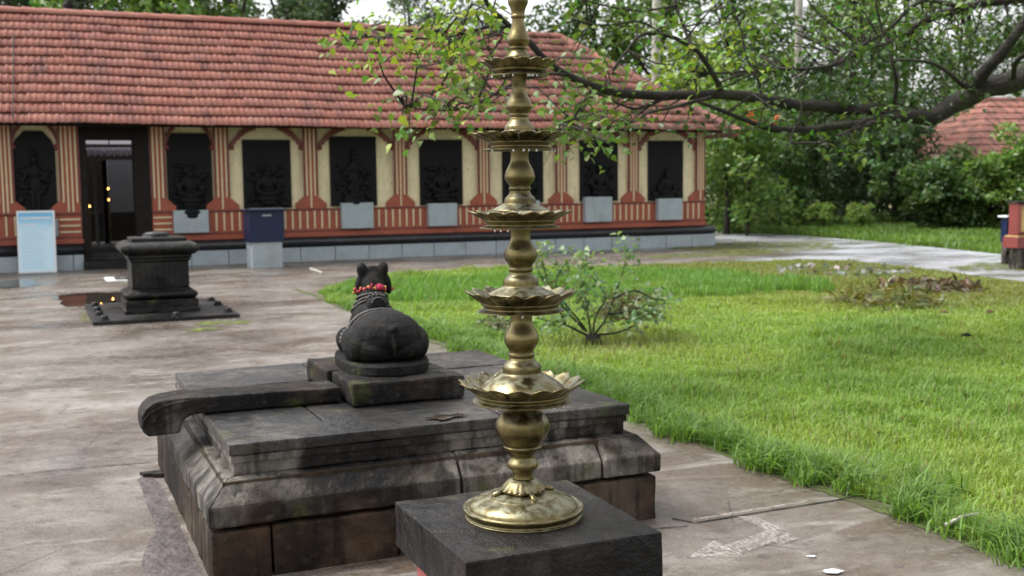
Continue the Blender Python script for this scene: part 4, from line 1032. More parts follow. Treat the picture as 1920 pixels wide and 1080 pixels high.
# two slender pale trunks with palm crowns above the frame
for i, (px, py, D, h_) in enumerate(((1230, 150, 34, 12.0), (1492, 160, 40, 13.5))):
    b_ = ground_at(px-4, D); root = empty('slender_palm', (b_[0], b_[1], -.03)); tag(root, ['slender palm with a pale trunk rising behind the hip of the roof', 'slender palm with a pale trunk rising above the row of small shrubs'][i], 'palm tree', 'slender palms')
    MB().tube([(.15*k/9, 0, h_*k/9) for k in range(10)], [.15-.004*k for k in range(10)], 9, .06).build('trunk', 'palebark', root, smooth=True)
    P_ = []; 
    for q in range(14):
        a = q*2.4; el = random.uniform(-.2, .9)
        for k in range(36):
            s_ = k/36*2.4; P_.append((.15+math.cos(a)*math.cos(el)*s_, math.sin(a)*math.cos(el)*s_, h_+math.sin(el)*s_-.22*s_*s_))
    P_ = np.repeat(np.array(P_), 3, 0)+rng.normal(size=(len(P_)*3, 3))*.05
    V, Fa, C_ = leaves(P_, .35+.2*rng.random(len(P_)), vary(MD, len(P_)), .2, aspect=.16, droop=.7)
    o = np_mesh('fronds', V, Fa, 'leaf', root, C_); o['kind'] = 'stuff'

# ---------------------------------------------------------------- the big tree leaning in from the right
BT = empty('overhanging_tree', tuple(ground_at(2480, 10.5)*np.array([1, 1, 0])+np.array([0, 0, -.03])))
BTO = Vector(BT.location); tag(BT, 'old tree outside the right edge whose long dark limbs hang over the lawn', 'tree')
def btb(b_, name, mat, **k):
    o = b_.build(name, mat, None, **k); o.parent = BT; o.matrix_parent_inverse = Matrix.Translation(-BTO); return o
g0 = ground_at(2480, 10.5)
fork = at(2400, -40, 10.5)
btb(MB().tube([tuple(g0+np.array([0, 0, -.05])), tuple(g0*.7+np.array([fork[0], fork[1], 0])*.3+np.array([0, 0, 1.0])), tuple(np.array([fork[0], fork[1], 2.2])*.6+.4*np.array([g0[0], g0[1], 2.2])), tuple(fork), tuple(fork+np.array([.3, .3, 2.2])), tuple(fork+np.array([.2, .9, 4.2]))], [.42, .34, .31, .26, .18, .08], 12, .12), 'trunk', 'bark', smooth=True)
def smooth_path(pts, n=5):
    out = []
    for i in range(len(pts)-1):
        p0, p1, p2, p3 = [np.array(pts[max(0, min(len(pts)-1, j))], float) for j in (i-1, i, i+1, i+2)]
        for k in range(n):
            t_ = k/n; out.append(.5*((2*p1)+(-p0+p2)*t_+(2*p0-5*p1+4*p2-p3)*t_**2+(-p0+3*p1-3*p2+p3)*t_**3))
    out.append(np.array(pts[-1], float)); return out
# limbs: (pixel x, pixel y, camera depth, half width in pixels)
LIMBS = [
 [(2400, -40, 10.5, 48), (2200, 20, 10.4, 42), (2050, 85, 10.3, 36), (1920, 142, 10.2, 30), (1850, 165, 10.2, 27), (1800, 192, 10.2, 25), (1740, 216, 10.1, 21), (1690, 222, 10.0, 17), (1630, 205, 9.9, 15), (1540, 196, 9.7, 15), (1430, 187, 9.4, 14), (1340, 177, 9.2, 13), (1240, 180, 9.0, 12), (1150, 170, 8.8, 11), (1090, 152, 8.6, 10), (1050, 132, 8.5, 9), (1015, 103, 8.4, 8.5), (978, 66, 8.3, 8), (945, 40, 8.2, 7), (918, 10, 8.1, 6.5), (895, -40, 8.0, 5), (880, -90, 7.9, 3)],
 [(1700, 224, 10.0, 15), (1640, 222, 9.8, 12), (1580, 233, 9.6, 10), (1510, 242, 9.3, 9), (1450, 240, 9.1, 8), (1400, 228, 9.0, 6), (1350, 206, 8.9, 5), (1310, 192, 8.8, 4)],
 [(1835, 168, 10.2, 20), (1845, 142, 10.0, 16), (1880, 95, 9.8, 14), (1925, 28, 9.6, 13), (1975, -60, 9.4, 11), (2010, -160, 9.3, 8)],
 [(1830, 170, 10.2, 8), (1800, 158, 10.0, 6), (1780, 140, 9.9, 5), (1745, 118, 9.8, 4), (1700, 112, 9.6, 3), (1660, 116, 9.5, 2)],
 [(2250, 5, 10.4, 22), (2080, -12, 10.8, 17), (1950, -12, 11.0, 14), (1880, 3, 11.0, 12), (1800, 14, 11.0, 11), (1740, 35, 10.9, 10), (1700, 62, 10.8, 8), (1663, 78, 10.7, 6), (1620, 92, 10.6, 4), (1590, 110, 10.5, 2.5)],
 [(1800, 14, 11.0, 6), (1730, 2, 10.4, 5), (1663, 57, 10.2, 5), (1597, 97, 10.0, 5), (1563, 123, 9.8, 4.5), (1467, 130, 9.6, 4), (1400, 134, 9.4, 3), (1330, 138, 9.3, 2)],
 [(1345, 172, 9.2, 9), (1340, 150, 9.1, 7), (1325, 122, 9.0, 6.5), (1305, 95, 8.9, 6), (1270, 74, 8.8, 5.5), (1225, 61, 8.7, 5), (1200, 66, 8.6, 4), (1175, 95, 8.5, 3), (1148, 132, 8.4, 2)],
 [(1300, 92, 8.9, 4), (1285, 60, 9.0, 4), (1270, 20, 9.1, 3.5), (1255, -30, 9.2, 3)],
 [(960, 52, 8.3, 4.5), (920, 50, 8.1, 3.5), (895, 55, 8.0, 3), (850, 68, 7.9, 2.5), (800, 72, 7.8, 2.2), (740, 70, 7.7, 1.8), (690, 70, 7.6, 1.2)],
 [(1060, 140, 8.5, 4), (1000, 140, 8.2, 3), (955, 160, 8.0, 3), (915, 183, 7.9, 2.6), (870, 203, 7.8, 2.2), (820, 208, 7.7, 1.6), (760, 200, 7.6, 1.1)],
 [(1240, 186, 9.0, 5), (1200, 203, 8.9, 4), (1170, 198, 8.8, 3), (1120, 175, 8.7, 2.5)],
 [(1330, 182, 9.1, 5), (1270, 200, 8.9, 4), (1215, 212, 8.8, 3.2), (1190, 228, 8.7, 2.5), (1140, 238, 8.6, 1.8), (1080, 245, 8.5, 1.3)],
 [(1110, 165, 8.7, 3), (1100, 195, 8.5, 2.2), (1085, 220, 8.4, 1.8), (1050, 232, 8.3, 1.2)],
 [(1510, 240, 9.3, 4), (1498, 228, 9.2, 3), (1482, 264, 9.1, 3.4), (1510, 268, 9.0, 3), (1538, 268, 8.9, 2)],
 [(1650, 222, 9.8, 7), (1600, 245, 9.5, 5), (1570, 255, 9.3, 3)],
 [(1690, 220, 10.0, 6), (1680, 190, 9.9, 6), (1682, 160, 9.8, 5), (1672, 120, 9.7, 3.5), (1655, 60, 9.7, 3), (1640, 0, 9.6, 2.5)],
 [(1900, 150, 10.2, 7), (1905, 120, 9.8, 6), (1930, 95, 9.6, 6)],
 [(1560, 124, 9.8, 3), (1600, 80, 9.7, 2.5), (1565, 50, 9.6, 2.5), (1530, 20, 9.5, 2), (1500, -20, 9.5, 2)],
 [(1430, 185, 9.4, 4), (1420, 150, 9.4, 3), (1400, 110, 9.4, 2.6), (1390, 60, 9.4, 2.2), (1375, 10, 9.4, 2)],
 [(1250, 70, 8.8, 3), (1200, 40, 8.7, 2.4), (1130, 48, 8.6, 2), (1070, 35, 8.5, 1.5)],
 [(1270, 10, 9.1, 3), (1180, 20, 9.0, 2.4), (1080, -5, 8.9, 2)]]
nodes = []
for L_ in LIMBS:
    P_ = smooth_path(L_, 4); pts = [at(p[0], p[1], p[2]) for p in P_]; rad = [max(.004, p[3]*(.74 if p[3] > 5 else .8)*p[2]/F) for p in P_]
    pts = [p+np.array([noise.noise(Vector(p)*3), noise.noise(Vector(p)*3+Vector((9, 0, 0))), noise.noise(Vector(p)*3+Vector((0, 9, 0)))])*min(.05, r_*.9) for p, r_ in zip(pts, rad)]
    btb(MB().tube(pts, rad, 9, .14), 'branch', 'bark', smooth=True); nodes += [(p, r_) for p, r_ in zip(pts, rad)]
# leaf sprays: (pixel x, y, depth, spread px x, spread px y, leaf count, colour)
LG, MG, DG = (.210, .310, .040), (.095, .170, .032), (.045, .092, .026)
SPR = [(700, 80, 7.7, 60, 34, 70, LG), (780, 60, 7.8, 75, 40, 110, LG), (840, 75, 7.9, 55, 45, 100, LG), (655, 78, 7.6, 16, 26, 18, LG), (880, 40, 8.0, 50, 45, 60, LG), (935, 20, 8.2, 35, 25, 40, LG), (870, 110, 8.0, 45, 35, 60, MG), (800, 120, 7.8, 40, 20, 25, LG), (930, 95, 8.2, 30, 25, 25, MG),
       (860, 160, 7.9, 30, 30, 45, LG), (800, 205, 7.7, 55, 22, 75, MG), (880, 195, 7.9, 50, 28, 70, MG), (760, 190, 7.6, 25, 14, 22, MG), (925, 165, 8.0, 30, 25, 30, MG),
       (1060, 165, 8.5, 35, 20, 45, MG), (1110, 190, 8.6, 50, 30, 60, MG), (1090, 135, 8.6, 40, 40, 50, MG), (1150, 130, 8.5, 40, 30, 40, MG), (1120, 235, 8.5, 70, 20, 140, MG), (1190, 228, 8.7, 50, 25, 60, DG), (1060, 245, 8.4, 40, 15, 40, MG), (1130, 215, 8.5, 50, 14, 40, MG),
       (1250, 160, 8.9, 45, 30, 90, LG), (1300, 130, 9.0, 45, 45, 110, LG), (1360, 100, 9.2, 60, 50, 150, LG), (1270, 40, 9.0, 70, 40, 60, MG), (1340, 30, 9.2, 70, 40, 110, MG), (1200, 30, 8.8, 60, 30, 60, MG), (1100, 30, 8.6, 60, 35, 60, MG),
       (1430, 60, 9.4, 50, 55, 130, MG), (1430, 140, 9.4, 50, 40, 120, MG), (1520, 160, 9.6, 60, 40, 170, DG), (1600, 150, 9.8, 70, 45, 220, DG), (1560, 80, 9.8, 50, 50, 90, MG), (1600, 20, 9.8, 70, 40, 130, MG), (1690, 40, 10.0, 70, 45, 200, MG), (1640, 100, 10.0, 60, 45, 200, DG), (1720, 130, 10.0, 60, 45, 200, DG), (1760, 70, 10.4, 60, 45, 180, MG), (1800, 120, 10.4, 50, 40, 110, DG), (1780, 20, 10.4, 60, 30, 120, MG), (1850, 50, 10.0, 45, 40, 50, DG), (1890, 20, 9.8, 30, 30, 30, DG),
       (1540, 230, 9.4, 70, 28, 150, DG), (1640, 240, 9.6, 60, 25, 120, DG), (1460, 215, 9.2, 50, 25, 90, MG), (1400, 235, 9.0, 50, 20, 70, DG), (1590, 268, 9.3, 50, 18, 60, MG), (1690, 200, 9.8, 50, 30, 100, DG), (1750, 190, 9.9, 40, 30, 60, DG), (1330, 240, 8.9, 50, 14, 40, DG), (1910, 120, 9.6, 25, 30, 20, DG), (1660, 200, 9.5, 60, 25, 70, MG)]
LP, LC = [], []
NODE = np.array([q[0] for q in nodes])
tw = MB()
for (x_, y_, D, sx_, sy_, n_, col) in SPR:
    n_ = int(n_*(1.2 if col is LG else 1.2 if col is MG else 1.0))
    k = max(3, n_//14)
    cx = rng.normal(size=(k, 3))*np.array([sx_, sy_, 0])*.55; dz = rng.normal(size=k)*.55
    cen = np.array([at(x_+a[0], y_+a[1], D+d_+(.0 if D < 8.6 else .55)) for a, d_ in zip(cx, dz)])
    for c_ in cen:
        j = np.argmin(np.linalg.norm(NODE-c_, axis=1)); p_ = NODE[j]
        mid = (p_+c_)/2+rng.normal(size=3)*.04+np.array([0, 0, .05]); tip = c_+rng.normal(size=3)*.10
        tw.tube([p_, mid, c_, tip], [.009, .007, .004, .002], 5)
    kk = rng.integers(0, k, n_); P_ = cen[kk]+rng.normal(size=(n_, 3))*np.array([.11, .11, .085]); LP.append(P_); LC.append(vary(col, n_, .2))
btb(tw, 'twigs', 'bark')['kind'] = 'stuff'
LP = np.concatenate(LP); LC = np.concatenate(LC); LS = .066*(.6+.65*rng.random(len(LP)))
dist = np.linalg.norm(LP-CAM, axis=1)/LS
idx = np.argsort(dist); near, far = idx[:300], idx[300:]
V, Fa, C_ = leaves(LP[far], LS[far], LC[far], .5, 'leaf', droop=.9)
o = np_mesh('foliage', V, Fa, 'leaf', None, C_); o.parent = BT; o.matrix_parent_inverse = Matrix.Translation(-BTO); o['kind'] = 'stuff'
lv = []
for q in range(10):
    c_ = LC[near[q*29]]; V1, F1, C1 = leaves(np.zeros((1, 3)), np.array([1.0]), c_[None], 3.0, 'leaf', droop=.5)
    o = np_mesh('leaf', V1, F1, 'leaf', None, C1); lv.append(o.data); bpy.data.objects.remove(o)
for q, i in enumerate(near):
    j = int(np.argmin([np.linalg.norm(LC[near[z*29]]-LC[i]) for z in range(10)])) if q % 2 else q % 10
    o = bpy.data.objects.new('leaf', lv[j]); COL.objects.link(o); o.parent = BT; o.matrix_parent_inverse = Matrix.Translation(-BTO)
    o.location = LP[i]; s_ = LS[i]; o.scale = (s_, s_, s_); o.rotation_euler = (random.uniform(-.9, .9), random.uniform(-.9, .9), random.uniform(0, 6.28))

# ================================================================== FAR HOUSE, PAINTED WALL, SECOND BOX
fh = ground_at(1990, 46); FH = empty('far_house', (fh[0], fh[1], 0), -YAW*.35); tag(FH, 'far house with a red tiled hip roof behind the bushes at right', 'house')
MB().box(-4.2, 6, 0, 6, 0, 2.6).build('wall', 'cream', FH)
he, hr_ = 2.35, 4.85
rfm = MB(); nrow = 9
def rlev(k): return k/nrow
def ringp(s_, dz=0): return [(-5.0+3.1*s_, -.8+3.2*s_, he+(hr_-he)*s_+dz), (7.0, -.8+3.2*s_, he+(hr_-he)*s_+dz), (7.0, 6.8-4.0*s_, he+(hr_-he)*s_+dz), (-5.0+3.1*s_, 6.8-4.0*s_, he+(hr_-he)*s_+dz)]
for k in range(nrow):
    a, b_ = ringp(rlev(k), .06), ringp(rlev(k+1), 0); c_ = ringp(rlev(k), 0)
    rfm.add(a+b_, [(0, 1, 5, 4), (3, 0, 4, 7), (2, 3, 7, 6)]); rfm.add(c_+a, [(0, 1, 5, 4), (3, 0, 4, 7)])
hr = rfm.build('roof', 'tile', FH); a_ = hr.data.attributes.new('tint', 'FLOAT_COLOR', 'POINT'); a_.data.foreach_set('color', np.ones(4*len(hr.data.vertices), dtype=np.float32)*1.15)
p = ringp(1.0); rd = MB().tube([(p[0][0]-.1, (p[0][1]+p[3][1])/2, hr_+.03), (7, (p[0][1]+p[3][1])/2, hr_+.03)], [.16, .16], 8).build('ridge', 'tile', hr)
a_ = rd.data.attributes.new('tint', 'FLOAT_COLOR', 'POINT'); a_.data.foreach_set('color', np.ones(4*len(rd.data.vertices), dtype=np.float32))

pw = gz(1906, 506); D = (pw-CAM)@fw
PWL = empty('painted_wall', (pw[0], pw[1], 0)); tag(PWL, 'red and cream painted wall end on a rough stone base at the right edge', 'wall')
def zz(y): return gy(1906, y+4, pw[1])[2]
MB().box(.02, 3.2, 0, .20, -.02, zz(462)).build('stone_base', 'granite', PWL, bevel=.02, rough=.02, cut=.12)
MB().box(-.06, 3.3, -.06, .26, zz(461.5), zz(441)).build('ledge', 'wallred', PWL, bevel=.01)
MB().box(-.03, 3.3, -.04, .24, zz(440.5), zz(438)).build('ledge_top', 'mustard', PWL)
MB().box(0, 3.2, .0, .20, zz(437.5), zz(378)).build('panel_wall', 'wallred', PWL, bevel=.012)
MB().box(-.02, 3.25, -.02, .22, zz(377.5), zz(374)).build('coping', 'granite', PWL, bevel=.006)
fx0, fx1 = .04, 2.2
MB().box(fx0, fx1, -.012, -.002, zz(431), zz(383)).build('inset_panel', 'mustard', PWL)
MB().add([(fx0+.02, -.014, zz(386)), (fx0+.55, -.014, zz(386)), (fx0+.55, -.014, zz(425)), (fx0+.3, -.014, zz(398))], [(0, 1, 2, 3)]).build('panel_motif', 'wallred', PWL)
for a, b_, c_, d_ in ((fx0-.03, fx0, zz(433), zz(381)), (fx0, fx1, zz(433), zz(431.2)), (fx0, fx1, zz(382.8), zz(381))):
    MB().box(a, b_, -.03, -.003, c_, d_).build('panel_frame', 'darkred', PWL)
p2 = gz(1886, 496); d2 = empty('donation_box', (p2[0], p2[1], 0)); tag(d2, 'navy donation box with a white lid beside the painted wall', 'donation box')
def z2(y): return gy(1880, y, p2[1])[2]
MB().box(.0, .30, .0, .12, -.01, z2(455)).build('pedestal', 'granite', d2, bevel=.01, rough=.006, cut=.1)
MB().box(-.01, .31, -.01, .13, z2(454.8), z2(408)).build('cabinet', 'navy', d2, bevel=.008)
MB().box(-.05, .34, -.04, .17, z2(407.8), z2(404.5)).build('lid', 'white', d2, bevel=.004)

# ================================================================== LAWN SHRUB, HEAPS, LITTER
sb = gz(1112, 641); SB = empty('bare_shrub', (sb[0], sb[1], -.03)); tag(SB, 'sparse twiggy shrub with small pale leaves on the lawn behind the lamp', 'shrub')
SD = (sb-CAM)@fw
def sp_(x_, y_, dd=0): return tuple(at(x_, y_, SD+dd)-np.array([sb[0], sb[1], -.03]))
MB().tube([sp_(1112, 648), sp_(1111, 636), sp_(1114, 624)], [.09, .085, .05], 8, .2).build('stump', 'bark', SB, smooth=True)
ST = [[(1103, 630), (1075, 616), (1050, 604), (1030, 602), (1008, 596)], [(1108, 628), (1105, 605), (1100, 578), (1098, 560), (1090, 530)], [(1116, 625), (1128, 610), (1140, 590), (1150, 560), (1165, 520), (1172, 490), (1175, 465)], [(1120, 628), (1155, 624), (1185, 612), (1192, 605), (1210, 590)],
      [(1100, 622), (1085, 600), (1060, 570), (1042, 535), (1052, 505), (1075, 482)], [(1112, 622), (1118, 590), (1135, 560), (1120, 530), (1095, 505), (1100, 485)], [(1060, 606), (1050, 585), (1030, 540), (1020, 500), (1012, 470)], [(1095, 618), (1060, 580), (1020, 530), (1000, 480)], [(1150, 560), (1190, 545), (1225, 560), (1250, 562)], [(1140, 590), (1170, 585), (1200, 580), (1230, 590)]]
LPs = []
sm_ = MB()
for i, L_ in enumerate(ST):
    dd = ((i*37) % 11-5)*.05
    pts = [sp_(x_, y_, dd*k/4) for k, (x_, y_) in enumerate(L_)]
    sm_.tube([tuple(p) for p in smooth_path(pts, 3)], list(np.linspace(.012, .004, (len(pts)-1)*3+1)), 6)
    for q in smooth_path(pts, 6)[9:]: LPs += [q+rng.normal(size=3)*np.array([.07, .07, .05]) for _ in range(5)]
    LPs += [np.array(pts[-1])+rng.normal(size=3)*np.array([.10, .10, .06]) for _ in range(24)]
sm_.build('stems', 'bark', SB, smooth=True)
LPs = np.array(LPs); V, Fa, C_ = leaves(LPs, .055*(.6+.8*rng.random(len(LPs))), vary((.17, .25, .12), len(LPs), .2), .8, 'leaf')
o = np_mesh('leaves', V, Fa, 'leaf', SB, C_); o['kind'] = 'stuff'
def heap(name, label, px, py, rx, rz, n, col, ls, asp=.12, cat='heap'):
    g = gz(px, py); o = empty(name, (g[0], g[1], -.03)); tag(o, label, cat)
    MB().lathe([(rx*.95, 0), (rx*.8, rz*.45), (rx*.45, rz*.8), (0, rz*.9)], n=14, cap=False).build('mound', 'soil', o, smooth=True)
    d = unit(rng.normal(size=(n, 3))); d[:, 2] = np.abs(d[:, 2]); P_ = d*np.array([rx, rx, rz])*(.8+.25*rng.random((n, 1)))
    V, Fa, C_ = leaves(P_, ls*(.6+.8*rng.random(n)), vary(col, n, .3), .2, aspect=asp, droop=.8)
    q = np_mesh('clippings', V, Fa, 'leaf', o, C_); q['kind'] = 'stuff'
heap('grass_heap', 'rounded heap of dry brownish grass beside the twiggy shrub', 1180, 598, .30, .30, 1600, (.13, .12, .045), .16)
heap('cut_branch_heap', 'low pale heap of cut leafy twigs left of the brass lamp', 935, 622, .30, .17, 700, (.12, .15, .07), .07, .45)
heap('fern_heap', 'flattened heap of yellowish cut fronds on the right of the lawn', 1660, 572, .65, .22, 1400, (.13, .13, .025), .20)
heap('branch_litter', 'heap of brown cut branches and leaves near the path', 1740, 542, .75, .14, 900, (.10, .065, .045), .14, .4)
heap('leaf_litter', 'patch of grey fallen leaves beside the path', 1580, 508, 1.2, .05, 700, (.20, .20, .20), .11, .6)
r5 = random.Random(5)
for i, (x_, y_, lab) in enumerate(((1664, 592, 'dark brown dry leaf lying alone on the middle of the lawn'), (1770, 597, 'curled brown dry leaf on the lawn, largest of the three right of centre'), (1812, 642, 'black curled leaf on the bright part of the lawn'), (1855, 596, 'brown dry leaf at the far right of the lawn'), (1290, 800, 'brown dry leaf on the concrete at the lawn edge'), (1240, 777, 'flat dark leaf on the concrete behind the platform corner'), (1735, 1032, 'tiny brown leaf bit on the wet concrete at lower right'), (1580, 930, 'dead leaf on the concrete below the grass edge'))):
    g = gz(x_, y_); s_ = .055 if y_ < 700 else (.04 if y_ < 900 else .012)
    mb = MB(); n = 6; v = []
    for k in range(n+1):
        t_ = k/n; wv = .32*math.sin(math.pi*min(1, t_*.95+.05))*s_*2
        for j in (-1, 0, 1): v.append(((t_-.5)*2*s_, j*wv, .012+.45*s_*abs(j)*math.sin(math.pi*t_)+.3*s_*(t_-.5)**2+(.05 if y_ < 700 else 0)))
    f = [(k*3+j, k*3+j+1, k*3+j+4, k*3+j+3) for k in range(n) for j in (0, 1)]
    o = mb.add(v, f).build('fallen_leaf', 'dryleaf' if i != 2 else 'reliefblack', smooth=True); o.location = tuple(g); o.rotation_euler = (r5.uniform(-.3, .3), 0, r5.uniform(0, 6)); tag(o, lab, 'leaf', 'fallen leaves')
a, b_ = gz(1772, 985, .05), gz(1835, 962, .09)
tag(MB().tube([tuple(a), tuple((a+b_)/2+np.array([0, 0, .012])), tuple(b_)], [.009, .008, .004], 7, .3).build('stick', 'stick'), 'pale broken stick lying in the grass at the lawn edge', 'stick')
a, b_ = gz(700, 490), gz(660, 480)
g1, g2 = gz(583, 506), gz(605, 514)
tag(MB().tube([(g1[0], g1[1], .02), (g2[0], g2[1], .02)], [.03, .02], 6).build('stick', 'stick'), 'short pale stick on the floor right of the blue box', 'stick')
for i, (x_, y_, s_, lab) in enumerate(((1560, 1074, .028, 'white paper scrap on the wet concrete at the bottom edge'), (1522, 1046, .012, 'tiny white paper scrap just above the bottom one on the concrete'), (290, 893, .05, 'flat pale stone chip by the platform corner'))):
    g = gz(x_, y_); o = sheet('paper_scrap' if i < 2 else 'stone_chip', blob(0, 0, s_*1.5, s_*.7, 14, .6, i+5), 0, 'paper' if i < 2 else 'granite'); del o['kind']
    o.location = (g[0], g[1], .006); o.rotation_euler = (0, 0, -.4)
    bm = bmesh.new(); bm.from_mesh(o.data); ex = bmesh.ops.extrude_face_region(bm, geom=bm.faces[:]); bmesh.ops.translate(bm, verts=[q for q in ex['geom'] if isinstance(q, bmesh.types.BMVert)], vec=(0, 0, .003 if i < 2 else .018)); bmesh.ops.recalc_face_normals(bm, faces=bm.faces); bm.to_mesh(o.data); bm.free()
    tag(o, lab, 'scrap' if i < 2 else 'stone')
fl = at(1400, 205, 30); FB = ground_at(1400, 32); fo = empty('flowering_shrub', (FB[0], FB[1], -.03)); tag(fo, 'tall shrub with orange flowers beyond the hall corner', 'shrub')
MB().tube([(0, 0, 0), (.05, 0, 1.5), (0, .1, 3.4)], [.05, .04, .02], 7).build('stem', 'bark', fo)
n = 1500; P_, k = cloud([(0, 0, 3.2), (.5, .2, 2.7), (-.5, 0, 2.8)], [(.7, .6, .6)]*3, n); V, Fa, C_ = leaves(P_, .12+.1*rng.random(n), vary(LT, n)); o = np_mesh('crown', V, Fa, 'leaf', fo, C_); o['kind'] = 'stuff'
for q in range(5):
    c_ = (random.uniform(-.5, .6), -.65, random.uniform(3.2, 3.7)); mb = MB()
    for k in range(8): mb.ball((c_[0]+random.gauss(0, .06), c_[1]+random.gauss(0, .05), c_[2]+random.gauss(0, .05)), random.uniform(.035, .06), 6, 4)
    mb.build('flower_cluster', 'orange', fo)

# ================================================================== GRASS
def blades(P, h, wd, col, lean=.5):
    n = len(P); a = rng.random(n)*2*math.pi; d = np.stack([np.cos(a), np.sin(a), 0*a], 1); s_ = np.stack([-np.sin(a), np.cos(a), 0*a], 1)
    b_ = (lean*(.3+.9*rng.random(n)))[:, None]; hh = h[:, None]; ww = wd[:, None]; z_ = np.array([0, 0, 1.0])
    V = np.stack([P-s_*ww, P+s_*ww, P+s_*ww*.8+d*hh*b_*.28+z_*hh*.62, P-s_*ww*.8+d*hh*b_*.28+z_*hh*.62, P+d*hh*b_*.85+z_*hh*(1-.28*b_), P+d*hh*b_*.85+z_*hh*(1-.28*b_)+s_*ww*.12], 1).reshape(-1, 3)
    k = np.arange(n)[:, None]*6
    Fa = np.stack([np.concatenate([k, k+1, k+2, k+3], 1), np.concatenate([k+3, k+2, k+5, k+4], 1)], 1).reshape(-1, 4)
    c6 = np.repeat(col, 6, 0)
    return V, Fa, c6
def inpoly(P, poly):
    x_, y_ = P[:, 0], P[:, 1]; r_ = np.zeros(len(P), bool); n = len(poly); j = n-1
    for i in range(n):
        xi, yi, xj, yj = poly[i][0], poly[i][1], poly[j][0], poly[j][1]
        c_ = ((yi > y_) != (yj > y_)) & (x_ < (xj-xi)*(y_-yi)/(yj-yi+1e-12)+xi); r_ ^= c_; j = i
    return r_
def vis(P, m=60):
    d = P-CAM; z_ = d@fw; x_ = 960+F*(d@rt)/z_; y_ = 540-F*(d@up)/z_
    return (z_ > .3) & (x_ > -m-200) & (x_ < 1920+m+200) & (y_ < 1080+m+150)
lawn_poly = [(p[0], p[1]) for p in EDGE]+[(p[0], p[1]) for p in LAWN_BACK]+[(22, 4), (14, -2)]
def nz(P, sc, off=0): return np.array([noise.fractal(Vector((p[0]*sc+off, p[1]*sc, off)), 1.0, 2.0, 3) for p in P])
X = rng.random((1500000, 2))*np.array([19, 21])+np.array([3.4, -2])
P = np.concatenate([X, np.full((len(X), 1), -.03)], 1)
P = P[vis(P)]
D = np.linalg.norm(P[:, :2], axis=1)
keep = rng.random(len(P)) < np.clip((7.5/D)**1.25, .10, 1.0)
P = P[keep]; P = P[inpoly(P, lawn_poly)]; D = np.linalg.norm(P[:, :2], axis=1)
edge = P[:, 0]-3.64
grid = nz(P, .55); g2 = nz(P, 2.3, 7.0)
bright = np.array((.255, .375, .068)); green = np.array((.125, .245, .042)); olive = np.array((.18, .195, .045)); brown = np.array((.22, .17, .075))
col = np.tile(bright, (len(P), 1))*(1+.14*rng.normal(size=(len(P), 1)))
mixf = np.clip(.5+1.3*grid+.25*rng.normal(size=len(P)), 0, 1)[:, None]; col = col*(1-.7*mixf)+green*.7*mixf
nearE = np.clip(1-edge/(.55+.5*g2+.35*grid), 0, 1)[:, None]*.85; col = col*(1-nearE)+green*nearE
yel = np.clip(1.6*nz(P, .38, 21.0)+.15, 0, 1)[:, None]*.6; col = col*(1-yel)+np.array((.30, .36, .070))*yel
far_ol = (np.clip((P[:, 0]-8.2)/2.5, 0, 1)*np.clip((P[:, 1]-9.0+.25*(P[:, 0]-8))/2.5, 0, 1))[:, None]
col = col*(1-.8*far_ol)+olive*.8*far_ol
dry = (rng.random(len(P)) < (.03+.15*np.clip(g2-.05, 0, 1)+.10*far_ol[:, 0]))[:, None]; col = np.where(dry, brown*(1+.2*rng.normal(size=(len(P), 1))), col)
# worn ground around the twiggy shrub
worn = np.exp(-((P[:, 0]-sb[0]-.1)**2/.7+(P[:, 1]-sb[1]+.2)**2/.6)); kp = rng.random(len(P)) > worn*.75
col = col*(1-worn[:, None]*.5)+brown*worn[:, None]*.5
h = (.055+.05*rng.random(len(P)))*(1+.7*grid)*(1+1.1*np.clip(g2, 0, 1))+.06*np.clip(1-edge/(.55+.4*g2), 0, 1)*rng.random(len(P))+.02
h *= np.where(far_ol[:, 0] > .4, .75, 1); h = np.clip(h*.82, .035, .2)
wd = .0016+.00036*D; wd = np.clip(wd, .0022, .0075)
kp &= rng.random(len(P)) < np.where(far_ol[:, 0] > .5, .8, 1)
V, Fa, C_ = blades(P[kp], h[kp], wd[kp]*(.7+.6*rng.random(kp.sum())), np.clip(col[kp], .01, .5), 1.0)
tag(np_mesh('lawn_grass', V, Fa, 'grassmat', None, C_), 'bright green lawn grass filling the right of the courtyard', 'grass', kind='stuff')
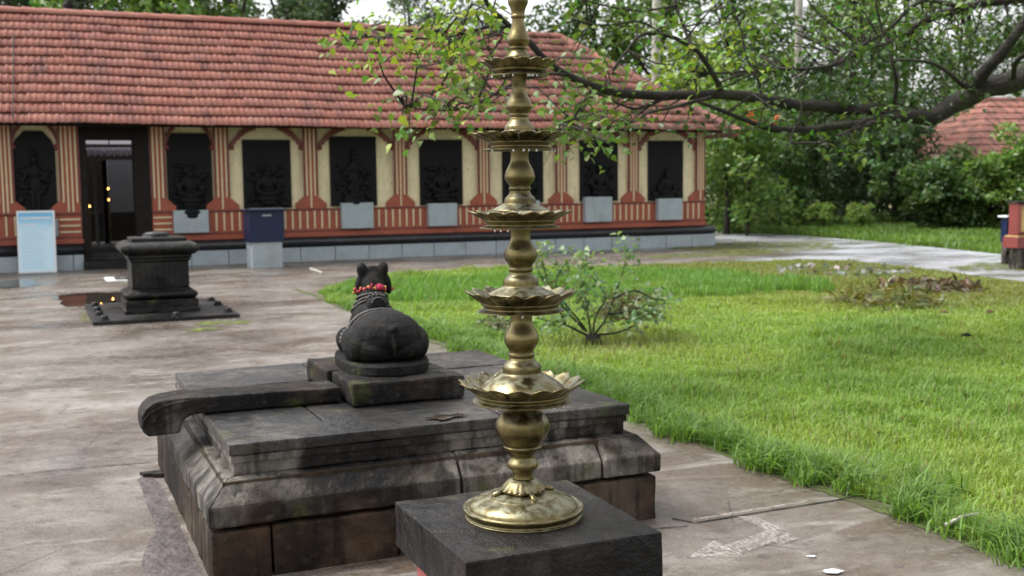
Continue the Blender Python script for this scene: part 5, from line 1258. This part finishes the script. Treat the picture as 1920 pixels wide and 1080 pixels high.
# tall soft patch at the far end of the lawn
tp = [(4.2, 13.9), (6.2, 13.1), (8.5, 12.4), (10.3, 12.4), (10.9, 13.3), (10.8, 15.2), (9.6, 16.6), (6.5, 16.9), (4.3, 16.7), (3.9, 15.4)]
X = rng.random((60000, 2))*np.array([8, 5.4])+np.array([3.6, 12]); P = np.concatenate([X, np.full((len(X), 1), -.03)], 1); P = P[inpoly(P, tp)]; P = P[nz(P, .9, 11)+.5*nz(P, 3.0, 2) > -.33]
n = len(P); V, Fa, C_ = blades(P, .08+.14*rng.random(n), .006+.003*rng.random(n), np.clip(np.array((.135, .265, .045))*(1+.16*rng.normal(size=(n, 1))), .01, .5), .5)
tag(np_mesh('tall_grass', V, Fa, 'grassmat', None, C_), 'taller soft emerald grass patch at the far end of the lawn', 'grass', kind='stuff')
# arching tufts along the concrete edge
e = [p for p in EDGE if p[1] > 1.0]
cs = np.array([e[int(i)]+np.array([abs(rng.normal())*.16+.0, rng.normal()*.08])-np.array([rng.random()**3*.14, 0]) for i in rng.integers(0, len(e), 420)])
P = np.repeat(cs, 34, 0)+rng.normal(size=(420*34, 2))*.035; P = np.concatenate([P, np.full((len(P), 1), -.03)], 1); P = P[P[:, 1] < 14]; n = len(P)
V, Fa, C_ = blades(P, .10+.12*rng.random(n), .0035+.0025*rng.random(n), np.clip(np.array((.13, .235, .042))*(1+.22*rng.normal(size=(n, 1))), .01, .5), 1.25)
tag(np_mesh('edge_grass', V, Fa, 'grassmat', None, C_), 'long arching grass tufts spilling over the concrete edge of the lawn', 'grass', kind='stuff')
# grass verge beyond the path
vp_ = [(p[0], p[1]) for p in PATH_TOP]+[tuple(ground_at(2200, 42)[:2]), tuple(ground_at(1600, 50)[:2]), tuple(ground_at(1240, 44)[:2])]
vp_ = np.array(vp_); X = rng.random((110000, 2))*(vp_.max(0)-vp_.min(0))+vp_.min(0); P = np.concatenate([X, np.full((len(X), 1), -.03)], 1); P = P[inpoly(P, [tuple(q) for q in vp_])]; n = len(P)
gg = nz(P, .35, 3)[:, None]
V, Fa, C_ = blades(P, .13+.13*rng.random(n), .014+.010*rng.random(n), np.clip(np.array((.12, .21, .034))*(1+.14*rng.normal(size=(n, 1))+.5*gg), .01, .5), .7)
tag(np_mesh('verge_grass', V, Fa, 'grassmat', None, C_), 'rough green grass verge beyond the wet path', 'grass', kind='stuff')
